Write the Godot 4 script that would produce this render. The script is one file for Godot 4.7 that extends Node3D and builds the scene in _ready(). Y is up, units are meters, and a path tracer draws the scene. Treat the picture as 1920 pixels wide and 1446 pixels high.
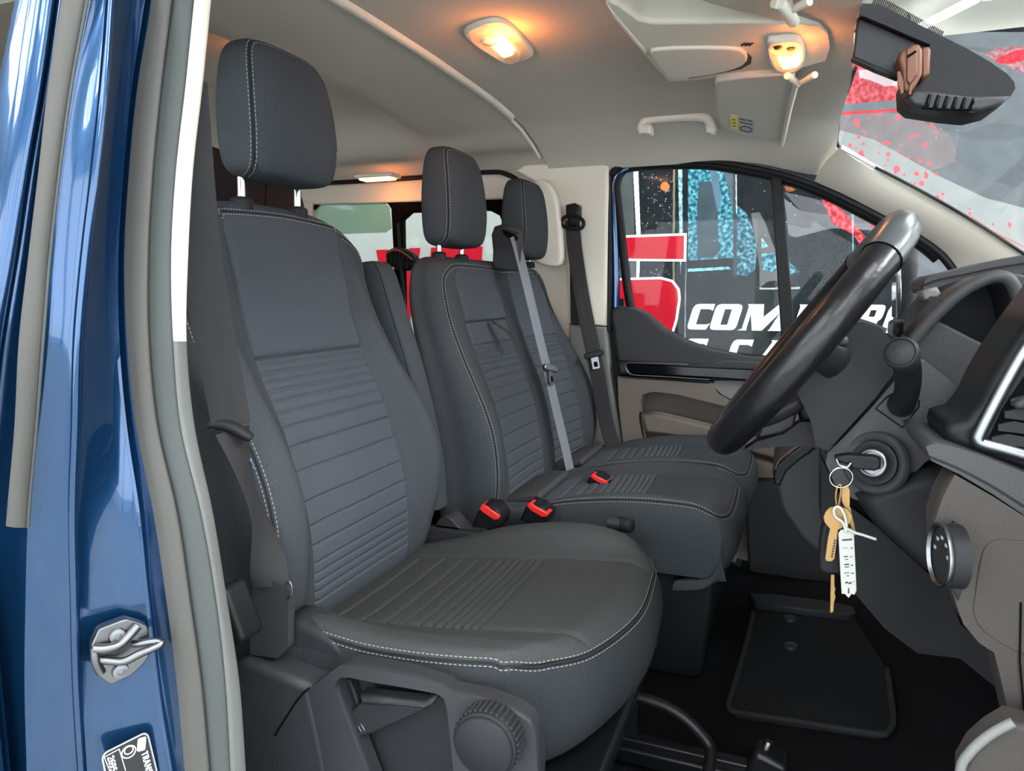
extends Node3D
# Cab of a blue right-hand-drive van seen through the open driver's door, standing in a showroom.
# x = forwards, y = up (0 = cab floor), z = towards the driver's door (0 = centre line). Metres.

# ---------- camera numbers, also used to turn a photo pixel into a point on a known plane ----------
const FPX := 1333.0
const CAM := Vector3(0, 0.85, 1.42)
var yaw := deg_to_rad(21.15)
var pitch := deg_to_rad(7.4)
var cf: Vector3
var cr: Vector3
var cu: Vector3
var M := {}
var used := {}
var fab_n: Texture2D
var flat_skin := func(_u: float, _v: float) -> float: return 0.0

func ray(px: float, py: float) -> Vector3:
	return cf + cr * ((px - 960.0) / FPX) + cu * ((723.0 - py) / FPX)
func Z(px: float, py: float, z: float) -> Vector3:
	var d := ray(px, py)
	return CAM + d * ((z - CAM.z) / d.z)
func Y(px: float, py: float, y: float) -> Vector3:
	var d := ray(px, py)
	return CAM + d * ((y - CAM.y) / d.y)
func X(px: float, py: float, x: float) -> Vector3:
	var d := ray(px, py)
	return CAM + d * ((x - CAM.x) / d.x)
func ZL(a: Array, z: float) -> PackedVector3Array:
	var o := PackedVector3Array()
	for p in a: o.append(Z(p[0], p[1], z))
	return o
func Z2(a: Array, z: float) -> PackedVector2Array:
	var o := PackedVector2Array()
	for p in a:
		var q := Z(p[0], p[1], z)
		o.append(Vector2(q.x, q.y))
	return o

# ---------- curves ----------
func cr4(a, b, c, d, t: float):
	return 0.5 * ((2.0 * b) + (c - a) * t + (2.0 * a - 5.0 * b + 4.0 * c - d) * t * t + (3.0 * b - a - 3.0 * c + d) * t * t * t)
func spl(p: PackedVector3Array, n: int, closed := false) -> PackedVector3Array:
	var o := PackedVector3Array()
	var m := p.size()
	var segs := m if closed else m - 1
	for i in segs:
		var a := p[(i - 1 + m) % m] if closed else p[max(i - 1, 0)]
		var d := p[(i + 2) % m] if closed else p[min(i + 2, m - 1)]
		for k in n:
			o.append(cr4(a, p[i], p[(i + 1) % m], d, float(k) / n))
	if not closed: o.append(p[m - 1])
	return o
func spl2(p: PackedVector2Array, n: int, closed := true) -> PackedVector2Array:
	var q := PackedVector3Array()
	for v in p: q.append(Vector3(v.x, v.y, 0))
	var o := PackedVector2Array()
	for v in spl(q, n, closed): o.append(Vector2(v.x, v.y))
	return o
func round2(p: PackedVector2Array, r: float, n := 4) -> PackedVector2Array:
	# polygon with rounded corners
	var o := PackedVector2Array()
	var m := p.size()
	for i in m:
		var a := p[(i - 1 + m) % m]
		var b := p[i]
		var c := p[(i + 1) % m]
		var ra: float = min(r, min(a.distance_to(b), b.distance_to(c)) * 0.48)
		var s := b + (a - b).normalized() * ra
		var e := b + (c - b).normalized() * ra
		for k in n + 1:
			var t := float(k) / n
			o.append(s.lerp(b, t).lerp(b.lerp(e, t), t))
	return o
func lerpa(xs: Array, ys: Array, x: float) -> float:
	if x <= xs[0]: return ys[0]
	for i in xs.size() - 1:
		if x <= xs[i + 1]:
			var t: float = (x - xs[i]) / (xs[i + 1] - xs[i])
			return cr4(ys[max(i - 1, 0)], ys[i], ys[i + 1], ys[min(i + 2, ys.size() - 1)], t)
	return ys[ys.size() - 1]

# ---------- mesh builder ----------
class MB:
	var v := PackedVector3Array()
	var n := PackedVector3Array()
	var t := PackedVector2Array()
	var ix := PackedInt32Array()
	func vert(p: Vector3, nn: Vector3, uv := Vector2.ZERO) -> int:
		v.append(p); n.append(nn); t.append(uv)
		return v.size() - 1
	func tri(a: int, b: int, c: int) -> void:
		# front faces run clockwise: the wanted normal decides the order
		var g := (v[b] - v[a]).cross(v[c] - v[a])
		if g.dot(n[a] + n[b] + n[c]) > 0.0:
			ix.append(a); ix.append(c); ix.append(b)
		else:
			ix.append(a); ix.append(b); ix.append(c)
	func grid(P: Array, out := 1.0, wrap := false) -> void:
		var r := P.size()
		var c: int = P[0].size()
		var base := v.size()
		for i in r:
			var i0: int = max(i - 1, 0)
			var i1: int = min(i + 1, r - 1)
			for j in c:
				var j0 := (j - 1 + c) % c if wrap else max(j - 1, 0)
				var j1 := (j + 1) % c if wrap else min(j + 1, c - 1)
				var du: Vector3 = P[i][j1] - P[i][j0]
				var dv: Vector3 = P[i1][j] - P[i0][j]
				var nn := du.cross(dv).normalized() * out
				if nn.length() < 0.5:
					nn = (P[i][j] - P[r / 2][j]).normalized()
				vert(P[i][j], nn, Vector2(float(j) / (c - 1), float(i) / (r - 1)))
		var cc := c if wrap else c - 1
		for i in r - 1:
			for j in cc:
				var a := base + i * c + j
				var b := base + i * c + (j + 1) % c
				tri(a, b, b + c); tri(a, b + c, a + c)
	func sheet(P: Array, thick: float, out := 1.0) -> void:
		# a grid with a back side and closed borders
		var b0 := v.size()
		grid(P, out)
		var Q := []
		var r := P.size()
		var c: int = P[0].size()
		for i in r:
			var row := PackedVector3Array()
			for j in c: row.append(P[i][j] - n[b0 + i * c + j] * thick)
			Q.append(row)
		grid(Q, -out)
		var loop := []
		for j in c: loop.append([0, j])
		for i in range(1, r): loop.append([i, c - 1])
		for j in range(c - 2, -1, -1): loop.append([r - 1, j])
		for i in range(r - 2, 0, -1): loop.append([i, 0])
		var mid: Vector3 = P[r / 2][c / 2]
		for k in loop.size():
			var a = loop[k]
			var b = loop[(k + 1) % loop.size()]
			var p0: Vector3 = P[a[0]][a[1]]
			var p1: Vector3 = P[b[0]][b[1]]
			var q0: Vector3 = Q[a[0]][a[1]]
			var q1: Vector3 = Q[b[0]][b[1]]
			var nn := (p1 - p0).cross(q0 - p0).normalized()
			if nn.dot(p0 - mid) < 0: nn = -nn
			quad(p0, p1, q1, q0, nn)
	func quad(a: Vector3, b: Vector3, c: Vector3, d: Vector3, nn: Vector3) -> void:
		var i := vert(a, nn, Vector2(0, 0)); vert(b, nn, Vector2(1, 0)); vert(c, nn, Vector2(1, 1)); vert(d, nn, Vector2(0, 1))
		tri(i, i + 1, i + 2); tri(i, i + 2, i + 3)
	func tube(path: PackedVector3Array, rad, sides := 10, closed := false, flat := 1.0, up := Vector3.ZERO) -> void:
		# rad: number or array; flat squashes the section along the frame's second axis
		var m := path.size()
		var fr := Vector3.ZERO
		var base := v.size()
		for i in m:
			var a := path[(i - 1 + m) % m] if closed else path[max(i - 1, 0)]
			var b := path[(i + 1) % m] if closed else path[min(i + 1, m - 1)]
			var T := (b - a).normalized()
			if up != Vector3.ZERO: fr = up - T * up.dot(T)
			elif fr == Vector3.ZERO:
				fr = Vector3.UP if absf(T.y) < 0.9 else Vector3.RIGHT
				fr = fr - T * fr.dot(T)
			else: fr = fr - T * fr.dot(T)
			fr = fr.normalized()
			var bi := T.cross(fr)
			var r: float = rad[i] if rad is Array or rad is PackedFloat32Array else rad
			for k in sides:
				var an := TAU * k / sides
				var off := fr * cos(an) * flat + bi * sin(an)
				var nn := (fr * cos(an) + bi * sin(an) * flat).normalized()
				vert(path[i] + off * r, nn, Vector2(float(k) / sides, float(i) / m))
		for i in (m if closed else m - 1):
			var i2 := (i + 1) % m
			for k in sides:
				var k2 := (k + 1) % sides
				tri(base + i * sides + k, base + i * sides + k2, base + i2 * sides + k2)
				tri(base + i * sides + k, base + i2 * sides + k2, base + i2 * sides + k)
		if not closed:
			for e in [0, m - 1]:
				var T: Vector3 = (path[0] - path[1]).normalized() if e == 0 else (path[m - 1] - path[m - 2]).normalized()
				var c := vert(path[e], T)
				var s := v.size()
				for k in sides: vert(v[base + e * sides + k], T)
				for k in sides: tri(c, s + k, s + (k + 1) % sides)
	func lathe(prof: Array, xf: Transform3D, segs := 32) -> void:
		# prof: [radius, height] pairs along the local y axis; sharp where a pair repeats
		var P := []
		for q in prof:
			var row := PackedVector3Array()
			for k in segs:
				var an := TAU * k / segs
				row.append(Vector3(cos(an) * q[0], q[1], sin(an) * q[0]))
			P.append(row)
		for i in P.size() - 1:
			var p0 = prof[i]
			var p1 = prof[i + 1]
			var d := Vector2(p1[0] - p0[0], p1[1] - p0[1])
			if d.length() < 1e-7: continue
			d = d.normalized()
			var base := v.size()
			for e in 2:
				var dd := d
				var o := i - 1 if e == 0 else i + 2
				if o >= 0 and o < prof.size():
					var q: Vector2
					if e == 0: q = Vector2(p0[0] - prof[o][0], p0[1] - prof[o][1])
					else: q = Vector2(prof[o][0] - p1[0], prof[o][1] - p1[1])
					if q.length() > 1e-7 and q.normalized().dot(d) > 0.5: dd = (d + q.normalized()).normalized()
				for k in segs:
					var an := TAU * k / segs
					var nn := Vector3(cos(an) * dd.y, -dd.x, sin(an) * dd.y)
					vert(xf * P[i + e][k], (xf.basis * nn).normalized(), Vector2(float(k) / segs, e))
			for k in segs:
				var k2 := (k + 1) % segs
				tri(base + k, base + k2, base + segs + k2)
				tri(base + k, base + segs + k2, base + segs + k)
	func prism(poly: PackedVector2Array, depth: float, xf: Transform3D, bev := 0.0, steps := 3, both := false) -> void:
		# outline in the local xy plane, from z = 0 (rounded, facing +z) to z = -depth
		var p := poly
		if Geometry2D.is_polygon_clockwise(p): p.reverse()
		var m := p.size()
		var nr := PackedVector2Array()
		for i in m:
			var e0 := (p[i] - p[(i - 1 + m) % m]).normalized()
			var e1 := (p[(i + 1) % m] - p[i]).normalized()
			var a := Vector2(e0.y, -e0.x)
			var b := Vector2(e1.y, -e1.x)
			var s := a + b
			nr.append(s.normalized() / max(0.5, s.length() * 0.5) if s.length() > 0.1 else a)
		var rings := []
		var st := steps if bev > 0.0 else 0
		for k in st + 1:
			var an: float = PI / 2 * k / maxi(st, 1)
			rings.append([bev * (1.0 - sin(an)), -bev * (1.0 - cos(an)), Vector2(sin(an), cos(an))] if bev > 0.0 else [0.0, 0.0, Vector2(1, 0)])
		if both and bev > 0.0:
			for k in st + 1:
				var an := PI / 2 * k / st
				rings.append([bev * (1.0 - cos(an)), -depth + bev * (1.0 - sin(an)), Vector2(cos(an), -sin(an))])
		else: rings.append([0.0, -depth, Vector2(1, 0)])
		var base := v.size()
		for r in rings:
			for i in m:
				var q: Vector2 = p[i] - nr[i] * r[0]
				var nn := Vector3(nr[i].x * r[2].x, nr[i].y * r[2].x, r[2].y)
				vert(xf * Vector3(q.x, q.y, r[1]), (xf.basis * nn).normalized(), q)
		for r in rings.size() - 1:
			for i in m:
				var i2 := (i + 1) % m
				tri(base + r * m + i, base + r * m + i2, base + (r + 1) * m + i2)
				tri(base + r * m + i, base + (r + 1) * m + i2, base + (r + 1) * m + i)
		for e in [[0, 1.0], [rings.size() - 1, -1.0]]:
			var r = rings[e[0]]
			var q := PackedVector2Array()
			for i in m: q.append(p[i] - nr[i] * r[0])
			var tr := Geometry2D.triangulate_polygon(q)
			if tr.is_empty():
				q = p
				tr = Geometry2D.triangulate_polygon(p)
			var s := v.size()
			for i in m: vert(xf * Vector3(q[i].x, q[i].y, r[1]), (xf.basis * Vector3(0, 0, e[1])).normalized(), q[i])
			for k in range(0, tr.size(), 3): tri(s + tr[k], s + tr[k + 1], s + tr[k + 2])
	func box(c: Vector3, size: Vector3, basis := Basis.IDENTITY, bev := 0.0) -> void:
		var h := size / 2
		if bev <= 0.0:
			for ax in 3:
				for s in [-1.0, 1.0]:
					var nn := Vector3.ZERO
					nn[ax] = s
					var a := Vector3.ZERO
					var b := Vector3.ZERO
					a[(ax + 1) % 3] = h[(ax + 1) % 3]
					b[(ax + 2) % 3] = h[(ax + 2) % 3]
					var o := Vector3.ZERO
					o[ax] = s * h[ax]
					quad(c + basis * (o - a - b), c + basis * (o + a - b), c + basis * (o + a + b), c + basis * (o - a + b), basis * nn)
		else:
			bev = min(bev, min(h.x, min(h.y, h.z)) * 0.95)
			var p := PackedVector2Array([Vector2(-h.x, -h.y), Vector2(h.x, -h.y), Vector2(h.x, h.y), Vector2(-h.x, h.y)])
			var q := PackedVector2Array()
			for i in 4:
				var cc := p[i] - p[i].sign() * bev
				for k in 4:
					var an: float = [PI, 1.5 * PI, 0.0, 0.5 * PI][i] + PI / 2 * k / 3.0
					q.append(cc + Vector2(cos(an), sin(an)) * bev)
			prism(q, size.z, Transform3D(basis, c + basis * Vector3(0, 0, h.z)), bev * 0.98, 3, true)
	func ribbon(path: PackedVector3Array, side: PackedVector3Array, w, th: float) -> void:
		# a strap: side = direction across the strap at each point
		var m := path.size()
		var A := []
		var B := []
		for i in m:
			var T := (path[min(i + 1, m - 1)] - path[max(i - 1, 0)]).normalized()
			var s := (side[i] - T * side[i].dot(T)).normalized()
			var nn := s.cross(T)
			var ww: float = w[i] if w is Array else w
			var a := PackedVector3Array()
			var b := PackedVector3Array()
			for k in 9:
				var f := -1.0 + 0.25 * k
				var rise := th * (0.5 if absf(f) < 0.99 else 0.2) + (th * 0.3 if absf(f) in [0.25, 0.5] else 0.0)
				a.append(path[i] + s * f * ww / 2 + nn * rise)
				b.append(path[i] + s * f * ww / 2 - nn * rise)
			b.reverse()
			a.append_array(b)
			A.append(a)
		var o := 1.0
		var g := A.size() / 2
		var chk: Vector3 = (A[g][5] - A[g][3]).cross(A[min(g + 1, m - 1)][4] - A[max(g - 1, 0)][4])
		if chk.dot(A[g][4] - A[g][13]) < 0: o = -1.0
		grid(A, o, true)

# ---------- nodes ----------
func named(called: String) -> String:
	if not used.has(called):
		used[called] = 0
		return called
	used[called] += 1
	return "%s_%03d" % [called, used[called]]
func mi(b: MB, m: Material) -> MeshInstance3D:
	var arr := []
	arr.resize(Mesh.ARRAY_MAX)
	arr[Mesh.ARRAY_VERTEX] = b.v
	arr[Mesh.ARRAY_NORMAL] = b.n
	arr[Mesh.ARRAY_TEX_UV] = b.t
	arr[Mesh.ARRAY_INDEX] = b.ix
	var am := ArrayMesh.new()
	am.add_surface_from_arrays(Mesh.PRIMITIVE_TRIANGLES, arr)
	am.surface_set_material(0, m)
	var o := MeshInstance3D.new()
	o.mesh = am
	o.cast_shadow = GeometryInstance3D.SHADOW_CASTING_SETTING_ON
	return o
func part(called: String, b: MB, m: Material, parent: Node, label := "") -> MeshInstance3D:
	var o := mi(b, m)
	o.name = called
	parent.add_child(o, true)
	if label != "": o.set_meta("label", label)
	return o
func tag(o: Node, label: String, category: String, group := "") -> void:
	o.set_meta("label", label)
	o.set_meta("category", category)
	if group != "": o.set_meta("group", group)
func thing(called: String, label: String, category: String, group := "") -> Node3D:
	var o := Node3D.new()
	o.name = named(called)
	add_child(o)
	tag(o, label, category, group)
	return o
func solo(called: String, b: MB, m: Material, label: String, category: String, group := "") -> MeshInstance3D:
	var o := mi(b, m)
	o.name = named(called)
	add_child(o)
	tag(o, label, category, group)
	return o
func struct(called: String, b: MB, m: Material, label: String, category := "") -> MeshInstance3D:
	var o := mi(b, m)
	o.name = named(called)
	add_child(o)
	o.set_meta("kind", "structure")
	o.set_meta("label", label)
	o.set_meta("category", category if category != "" else called.split("_")[0])
	return o
func zface(px: Array, z: float, depth: float, bev := 0.004, smooth := 0, rnd := 0.0) -> MB:
	# outline traced on the upright plane z, facing the driver's door
	var b := MB.new()
	zadd(b, px, z, depth, bev, smooth, rnd)
	return b
func zadd(b: MB, px: Array, z: float, depth: float, bev := 0.004, smooth := 0, rnd := 0.0) -> void:
	var p := Z2(px, z)
	if smooth > 0: p = spl2(p, smooth)
	if rnd > 0.0: p = round2(p, rnd)
	b.prism(p, depth, Transform3D(Basis.IDENTITY, Vector3(0, 0, z)), bev)
func frame_to(n: Vector3, up := Vector3.UP) -> Basis:
	# basis whose z axis is n
	var zz := n.normalized()
	var xx := up.cross(zz).normalized()
	return Basis(xx, zz.cross(xx), zz)
func axis_to(n: Vector3) -> Basis:
	# basis whose y axis is n
	var yy := n.normalized()
	var xx := (Vector3.RIGHT if absf(yy.x) < 0.9 else Vector3.UP).cross(yy).normalized()
	return Basis(xx, yy, xx.cross(yy))
func stitches(path: PackedVector3Array, nrm: PackedVector3Array, b: MB, ln := 0.0042, gap := 0.0024, r := 0.00055, lift := 0.0004) -> void:
	var acc := 0.0
	for i in path.size() - 1:
		var d := path[i].distance_to(path[i + 1])
		if d < 1e-6: continue
		var T := (path[i + 1] - path[i]) / d
		var s := 0.0
		while s < d:
			if acc <= 0.0:
				var c := path[i] + T * s + nrm[i] * lift
				var up := nrm[i]
				var sd := T.cross(up).normalized()
				var h := T * ln * 0.5
				var k := sd * r
				b.quad(c - h - k, c + h - k, c + h + up * r, c - h + up * r, (up - sd).normalized())
				b.quad(c - h + up * r, c + h + up * r, c + h + k, c - h + k, (up + sd).normalized())
				acc = ln + gap
			var step: float = min(acc, d - s)
			s += step
			acc -= step
			if step <= 1e-9: break

# ---------- soft surfaces from a net of control points ----------
class Net:
	var R := []
	var wrap := false
	func _init(rows: Array, w := false) -> void:
		R = rows
		wrap = w
	func c4(a: Vector3, b: Vector3, c: Vector3, d: Vector3, t: float) -> Vector3:
		return 0.5 * ((2.0 * b) + (c - a) * t + (2.0 * a - 5.0 * b + 4.0 * c - d) * t * t + (3.0 * b - a - 3.0 * c + d) * t * t * t)
	func rowpt(i: int, u: float) -> Vector3:
		var r: PackedVector3Array = R[i]
		var m := r.size()
		if wrap:
			var j := int(floor(u))
			var t := u - j
			return c4(r[(j - 1 + m) % m], r[j % m], r[(j + 1) % m], r[(j + 2) % m], t)
		var j: int = clampi(int(floor(u)), 0, m - 2)
		return c4(r[max(j - 1, 0)], r[j], r[j + 1], r[min(j + 2, m - 1)], u - j)
	func at(u: float, v: float) -> Vector3:
		var m := R.size()
		var i: int = clampi(int(floor(v)), 0, m - 2)
		return c4(rowpt(max(i - 1, 0), u), rowpt(i, u), rowpt(i + 1, u), rowpt(min(i + 2, m - 1), u), v - i)
	func nrm(u: float, v: float) -> Vector3:
		var e := 0.02
		return (at(u + e, v) - at(u - e, v)).cross(at(u, v + e) - at(u, v - e)).normalized()
func samples(a: float, b: float, step: float, marks: Array) -> Array:
	# evenly spread values from a to b, packed closer round each mark [at, half_width]
	var s := [a, b]
	var n := int(ceil((b - a) / step))
	for i in range(1, n): s.append(a + (b - a) * i / n)
	for m in marks:
		for f in [-1.6, -1.0, -0.6, -0.3, 0.0, 0.3, 0.6, 1.0, 1.6]:
			var x: float = m[0] + f * m[1]
			if x > a and x < b: s.append(x)
	s.sort()
	var o := []
	for x in s:
		if o.is_empty() or x - o[-1] > 1e-4: o.append(x)
	return o
func skin(net: Net, us: Array, vs: Array, out: float, groove: Callable) -> MB:
	var P := []
	for v in vs:
		var row := PackedVector3Array()
		for u in us:
			var p := net.at(u, v)
			var g: float = groove.call(u, v)
			if g != 0.0: p += net.nrm(u, v) * out * g
			row.append(p)
		P.append(row)
	var b := MB.new()
	b.grid(P, out)
	return b
func dip(x: float, w: float) -> float:
	var t := absf(x) / w
	return 0.0 if t >= 1.0 else (1.0 - t) * (1.0 - t) * (1.0 + 0.6 * t)

# ---------- materials ----------
func noise_tex(size: int, freq: float, lo: float, hi: float, seed_: int, oct := 4, normal := false, strength := 4.0, cell := false) -> ImageTexture:
	var fn := FastNoiseLite.new()
	fn.seed = seed_
	fn.frequency = freq
	fn.fractal_octaves = oct
	fn.noise_type = FastNoiseLite.TYPE_CELLULAR if cell else FastNoiseLite.TYPE_SIMPLEX_SMOOTH
	var im := fn.get_seamless_image(size, size)
	im.convert(Image.FORMAT_RGBA8)
	if normal:
		im.bump_map_to_normal_map(strength)
	else:
		for y in size:
			for x in size:
				var f := lerpf(lo, hi, im.get_pixel(x, y).r)
				im.set_pixel(x, y, Color(f, f, f))
	return ImageTexture.create_from_image(im)
func mat(key: String, col: Color, rough := 0.6, metal := 0.0) -> StandardMaterial3D:
	var m := StandardMaterial3D.new()
	m.albedo_color = col
	m.roughness = rough
	m.metallic = metal
	M[key] = m
	return m
func rgb(r: int, g: int, b: int) -> Color:
	return Color(r / 255.0, g / 255.0, b / 255.0)
func grain(m: StandardMaterial3D, alb: Texture2D, nor: Texture2D, scale: float, nstr := 0.5) -> void:
	if alb: m.albedo_texture = alb
	if nor:
		m.normal_enabled = true
		m.normal_texture = nor
		m.normal_scale = nstr
	m.uv1_triplanar = true
	m.uv1_world_triplanar = true
	m.uv1_scale = Vector3.ONE * scale
func make_materials() -> void:
	var fine := noise_tex(512, 0.09, 0.88, 1.0, 1)
	var finen := noise_tex(512, 0.12, 0, 1, 2, 3, true, 3.0)
	var coarse := noise_tex(512, 0.012, 0.8, 1.0, 3, 5)
	var weave := noise_tex(512, 0.2, 0.62, 1.0, 4, 2)
	var leath := noise_tex(512, 0.06, 0, 1, 5, 2, true, 2.5, true)
	var fleece := noise_tex(512, 0.16, 0.78, 1.0, 6, 3)
	fab_n = finen
	for q in [["fabric", rgb(76, 80, 84), 0.92], ["insert", rgb(86, 91, 97), 0.95], ["insert_dark", rgb(76, 77, 77), 0.95], ["valance", rgb(60, 63, 66), 0.95]]:  # valance: seat fabric darkened to offset window light on that side
		grain(mat(q[0], q[1], q[2]), weave, finen, 4.5, 0.35)
	grain(mat("headliner", rgb(216, 211, 199), 0.95), fleece, finen, 4.0, 0.3)
	grain(mat("cream", rgb(216, 211, 197), 0.5), null, finen, 8.0, 0.06)
	grain(mat("grey_trim", rgb(112, 113, 110), 0.62), fine, finen, 7.0, 0.2)
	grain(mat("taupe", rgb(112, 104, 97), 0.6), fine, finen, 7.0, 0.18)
	grain(mat("taupe_darkened", rgb(66, 62, 59), 0.6), fine, finen, 7.0, 0.18)  # same plastic as the door taupe, darkened against strong light on the dash
	grain(mat("dark_plastic", rgb(47, 48, 51), 0.5), fine, leath, 7.0, 0.25)
	grain(mat("dash", rgb(62, 62, 63), 0.55), fine, leath, 6.0, 0.25)
	grain(mat("soft_black", rgb(34, 34, 37), 0.55), fine, leath, 6.0, 0.2)
	grain(mat("black", rgb(22, 23, 25), 0.45), null, finen, 6.0, 0.1)
	mat("gloss_black", rgb(10, 10, 12), 0.1)
	mat("deep_black", rgb(8, 8, 9), 0.8)
	grain(mat("leather", rgb(19, 19, 21), 0.28), null, leath, 5.0, 0.22)
	grain(mat("seal", rgb(72, 70, 67), 0.5), null, finen, 5.0, 0.12)
	grain(mat("seal_dark", rgb(64, 67, 66), 0.55), null, finen, 5.0, 0.15)
	grain(mat("rubber", rgb(20, 21, 23), 0.5), null, finen, 5.0, 0.1)
	var pm := mat("paint", rgb(22, 66, 108), 0.26, 0.75)
	grain(pm, noise_tex(512, 0.35, 0.8, 1.0, 8, 2), null, 10.0)
	pm.clearcoat_enabled = true
	pm.clearcoat_roughness = 0.04
	mat("chrome", rgb(176, 177, 180), 0.12, 1.0)
	mat("satin", rgb(132, 134, 138), 0.34, 1.0)
	mat("steel", rgb(112, 112, 114), 0.34, 1.0)
	grain(mat("black_metal", rgb(38, 38, 41), 0.34, 0.6), fine, null, 4.0)
	mat("red", rgb(226, 42, 38), 0.4)
	grain(mat("belt", rgb(52, 51, 52), 0.75), fine, finen, 12.0, 0.2)
	grain(mat("belt_grey", rgb(112, 115, 122), 0.6), fine, finen, 12.0, 0.2)
	mat("thread", rgb(150, 150, 148), 0.8)
	mat("thread_dark", rgb(20, 20, 21), 0.9)
	grain(mat("carpet", rgb(36, 36, 38), 1.0), weave, finen, 14.0, 0.9)
	grain(mat("mat", rgb(50, 51, 53), 1.0), weave, finen, 16.0, 0.9)
	mat("mat_edge", rgb(28, 28, 30), 0.9)
	mat("brass", rgb(150, 118, 74), 0.4, 0.7)
	mat("white_plastic", rgb(160, 160, 155), 0.5)
	mat("print", rgb(40, 40, 42), 0.7)
	mat("brown", rgb(100, 58, 34), 0.5)
	mat("white_paint", rgb(236, 237, 234), 0.6)
	mat("hall_ceiling", rgb(158, 156, 146), 0.7)
	mat("wall_white", rgb(164, 172, 166), 0.6)
	mat("sign_red", rgb(186, 8, 34), 0.35)
	mat("sign_white", rgb(240, 246, 244), 0.4)
	mat("label_yellow", rgb(228, 206, 96), 0.6)
	mat("blue_thread", rgb(70, 110, 150), 0.8)
	grain(mat("concrete", rgb(182, 182, 178), 0.45), coarse, null, 0.6)
	# how much of its surroundings each surface mirrors
	for q in [["fabric", 0.2], ["insert", 0.2], ["insert_dark", 0.2], ["valance", 0.2], ["headliner", 0.2], ["carpet", 0.1], ["mat", 0.1], ["belt", 0.25], ["dark_plastic", 0.36], ["dash", 0.36], ["soft_black", 0.32], ["black", 0.3], ["taupe", 0.3], ["taupe_darkened", 0.3], ["deep_black", 0.15], ["gloss_black", 0.32], ["seal", 0.35], ["seal_dark", 0.35], ["rubber", 0.3], ["leather", 0.42], ["cream", 0.35], ["sign_red", 0.2], ["sign_white", 0.3]]:
		M[q[0]].metallic_specular = q[1]
	var g := mat("glass", Color(0.34, 0.40, 0.40, 0.06), 0.02)
	g.metallic_specular = 0.22
	g.transparency = BaseMaterial3D.TRANSPARENCY_ALPHA
	g = mat("glass_green", Color(0.42, 0.70, 0.56, 0.5), 0.03)
	g.transparency = BaseMaterial3D.TRANSPARENCY_ALPHA
	g = mat("lens", Color(1.0, 0.93, 0.85, 0.35), 0.12)
	g.transparency = BaseMaterial3D.TRANSPARENCY_ALPHA
	g = mat("bulb_glow", Color(1.0, 0.86, 0.66), 0.5)
	g.emission_enabled = true
	g.emission = Color(1.0, 0.74, 0.42)
	g.emission_energy_multiplier = 7.0
	g = mat("led_glow", Color(1, 1, 1), 0.5)
	g.emission_enabled = true
	g.emission = Color(0.96, 0.99, 1.0)
	g.emission_energy_multiplier = 5.0

# ---------- scene ----------
func _ready() -> void:
	cr = Vector3(cos(yaw), 0, -sin(yaw))
	var fh := Vector3(-sin(yaw), 0, -cos(yaw))
	cf = fh * cos(pitch) - Vector3.UP * sin(pitch)
	cu = fh * sin(pitch) + Vector3.UP * cos(pitch)
	# camera
	var cam := Camera3D.new()
	cam.name = "camera"
	add_child(cam)
	cam.position = CAM
	cam.rotation = Vector3(-pitch, yaw, 0)
	cam.fov = rad_to_deg(2.0 * atan(723.0 / FPX))
	cam.near = 0.02
	cam.current = true
	# environment: an even overcast sky, felt only through the two shop fronts added to the hall for daylight
	var we := WorldEnvironment.new()
	we.name = "environment"
	var env := Environment.new()
	env.background_mode = Environment.BG_COLOR
	env.background_color = Color(0.93, 0.97, 1.0)
	env.background_energy_multiplier = 5.2
	env.tonemap_mode = Environment.TONE_MAPPER_LINEAR
	env.tonemap_exposure = 1.4
	env.sdfgi_enabled = true
	env.ssao_enabled = true
	env.ssil_enabled = true
	we.environment = env
	add_child(we)
	make_materials()
	build_hall()
	build_shell()
	build_left_side()
	build_near_pillar()
	build_driver_seat()
	build_bench()
	build_rear_seat()
	build_belts()
	build_roof_items()
	build_front()
	build_wheel()
	build_keys()
	build_floor_items()

# ---------- the showroom ----------
const HX0 := -5.0
const HX1 := 4.5
const HZ0 := -6.0
const HZ1 := 5.0
const HY0 := -0.55
const HY1 := 2.75
const WZ := -2.6
func hex_lamp(c: Vector3, r: float, tilt: int, e: float) -> void:
	var t := thing("hexagon_lamp", "white hexagonal tube lamp hung under the showroom ceiling", "lamp", "hexagon lamps on the showroom ceiling")
	for k in 6:
		var a := TAU * k / 6.0 + tilt * PI / 6
		var b := TAU * (k + 1) / 6.0 + tilt * PI / 6
		var p := c + Vector3(cos(a), 0, sin(a)) * r
		var q := c + Vector3(cos(b), 0, sin(b)) * r
		var d := (q - p).normalized()
		var m := MB.new()
		m.box((p + q) / 2, Vector3(p.distance_to(q) - 0.03, 0.045, 0.05), Basis(d, Vector3.UP, d.cross(Vector3.UP)), 0.012)
		part("led_tube", m, M.led_glow, t)
	for k in [0, 3]:
		var w := c + Vector3(cos(TAU * k / 6.0 + tilt * PI / 6), 0, sin(TAU * k / 6.0 + tilt * PI / 6)) * r
		var rod := MB.new()
		rod.tube(PackedVector3Array([w + Vector3(0, -0.01, 0), Vector3(w.x, HY1 + 0.01, w.z)]), 0.006, 8)
		part("hanger", rod, M.steel, t)
	var l := AreaLight3D.new()
	l.name = "tube_light"
	t.add_child(l)
	l.position = c - Vector3(0, 0.04, 0)
	l.rotation_degrees = Vector3(-90, 0, 0)
	l.area_size = Vector2(r * 1.6, r * 1.6)
	l.light_color = Color(0.97, 0.99, 1.0)
	l.light_energy = LAMP_E * e
	l.area_range = 14.0
	l.shadow_enabled = true
const LAMP_E := 4.0
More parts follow.
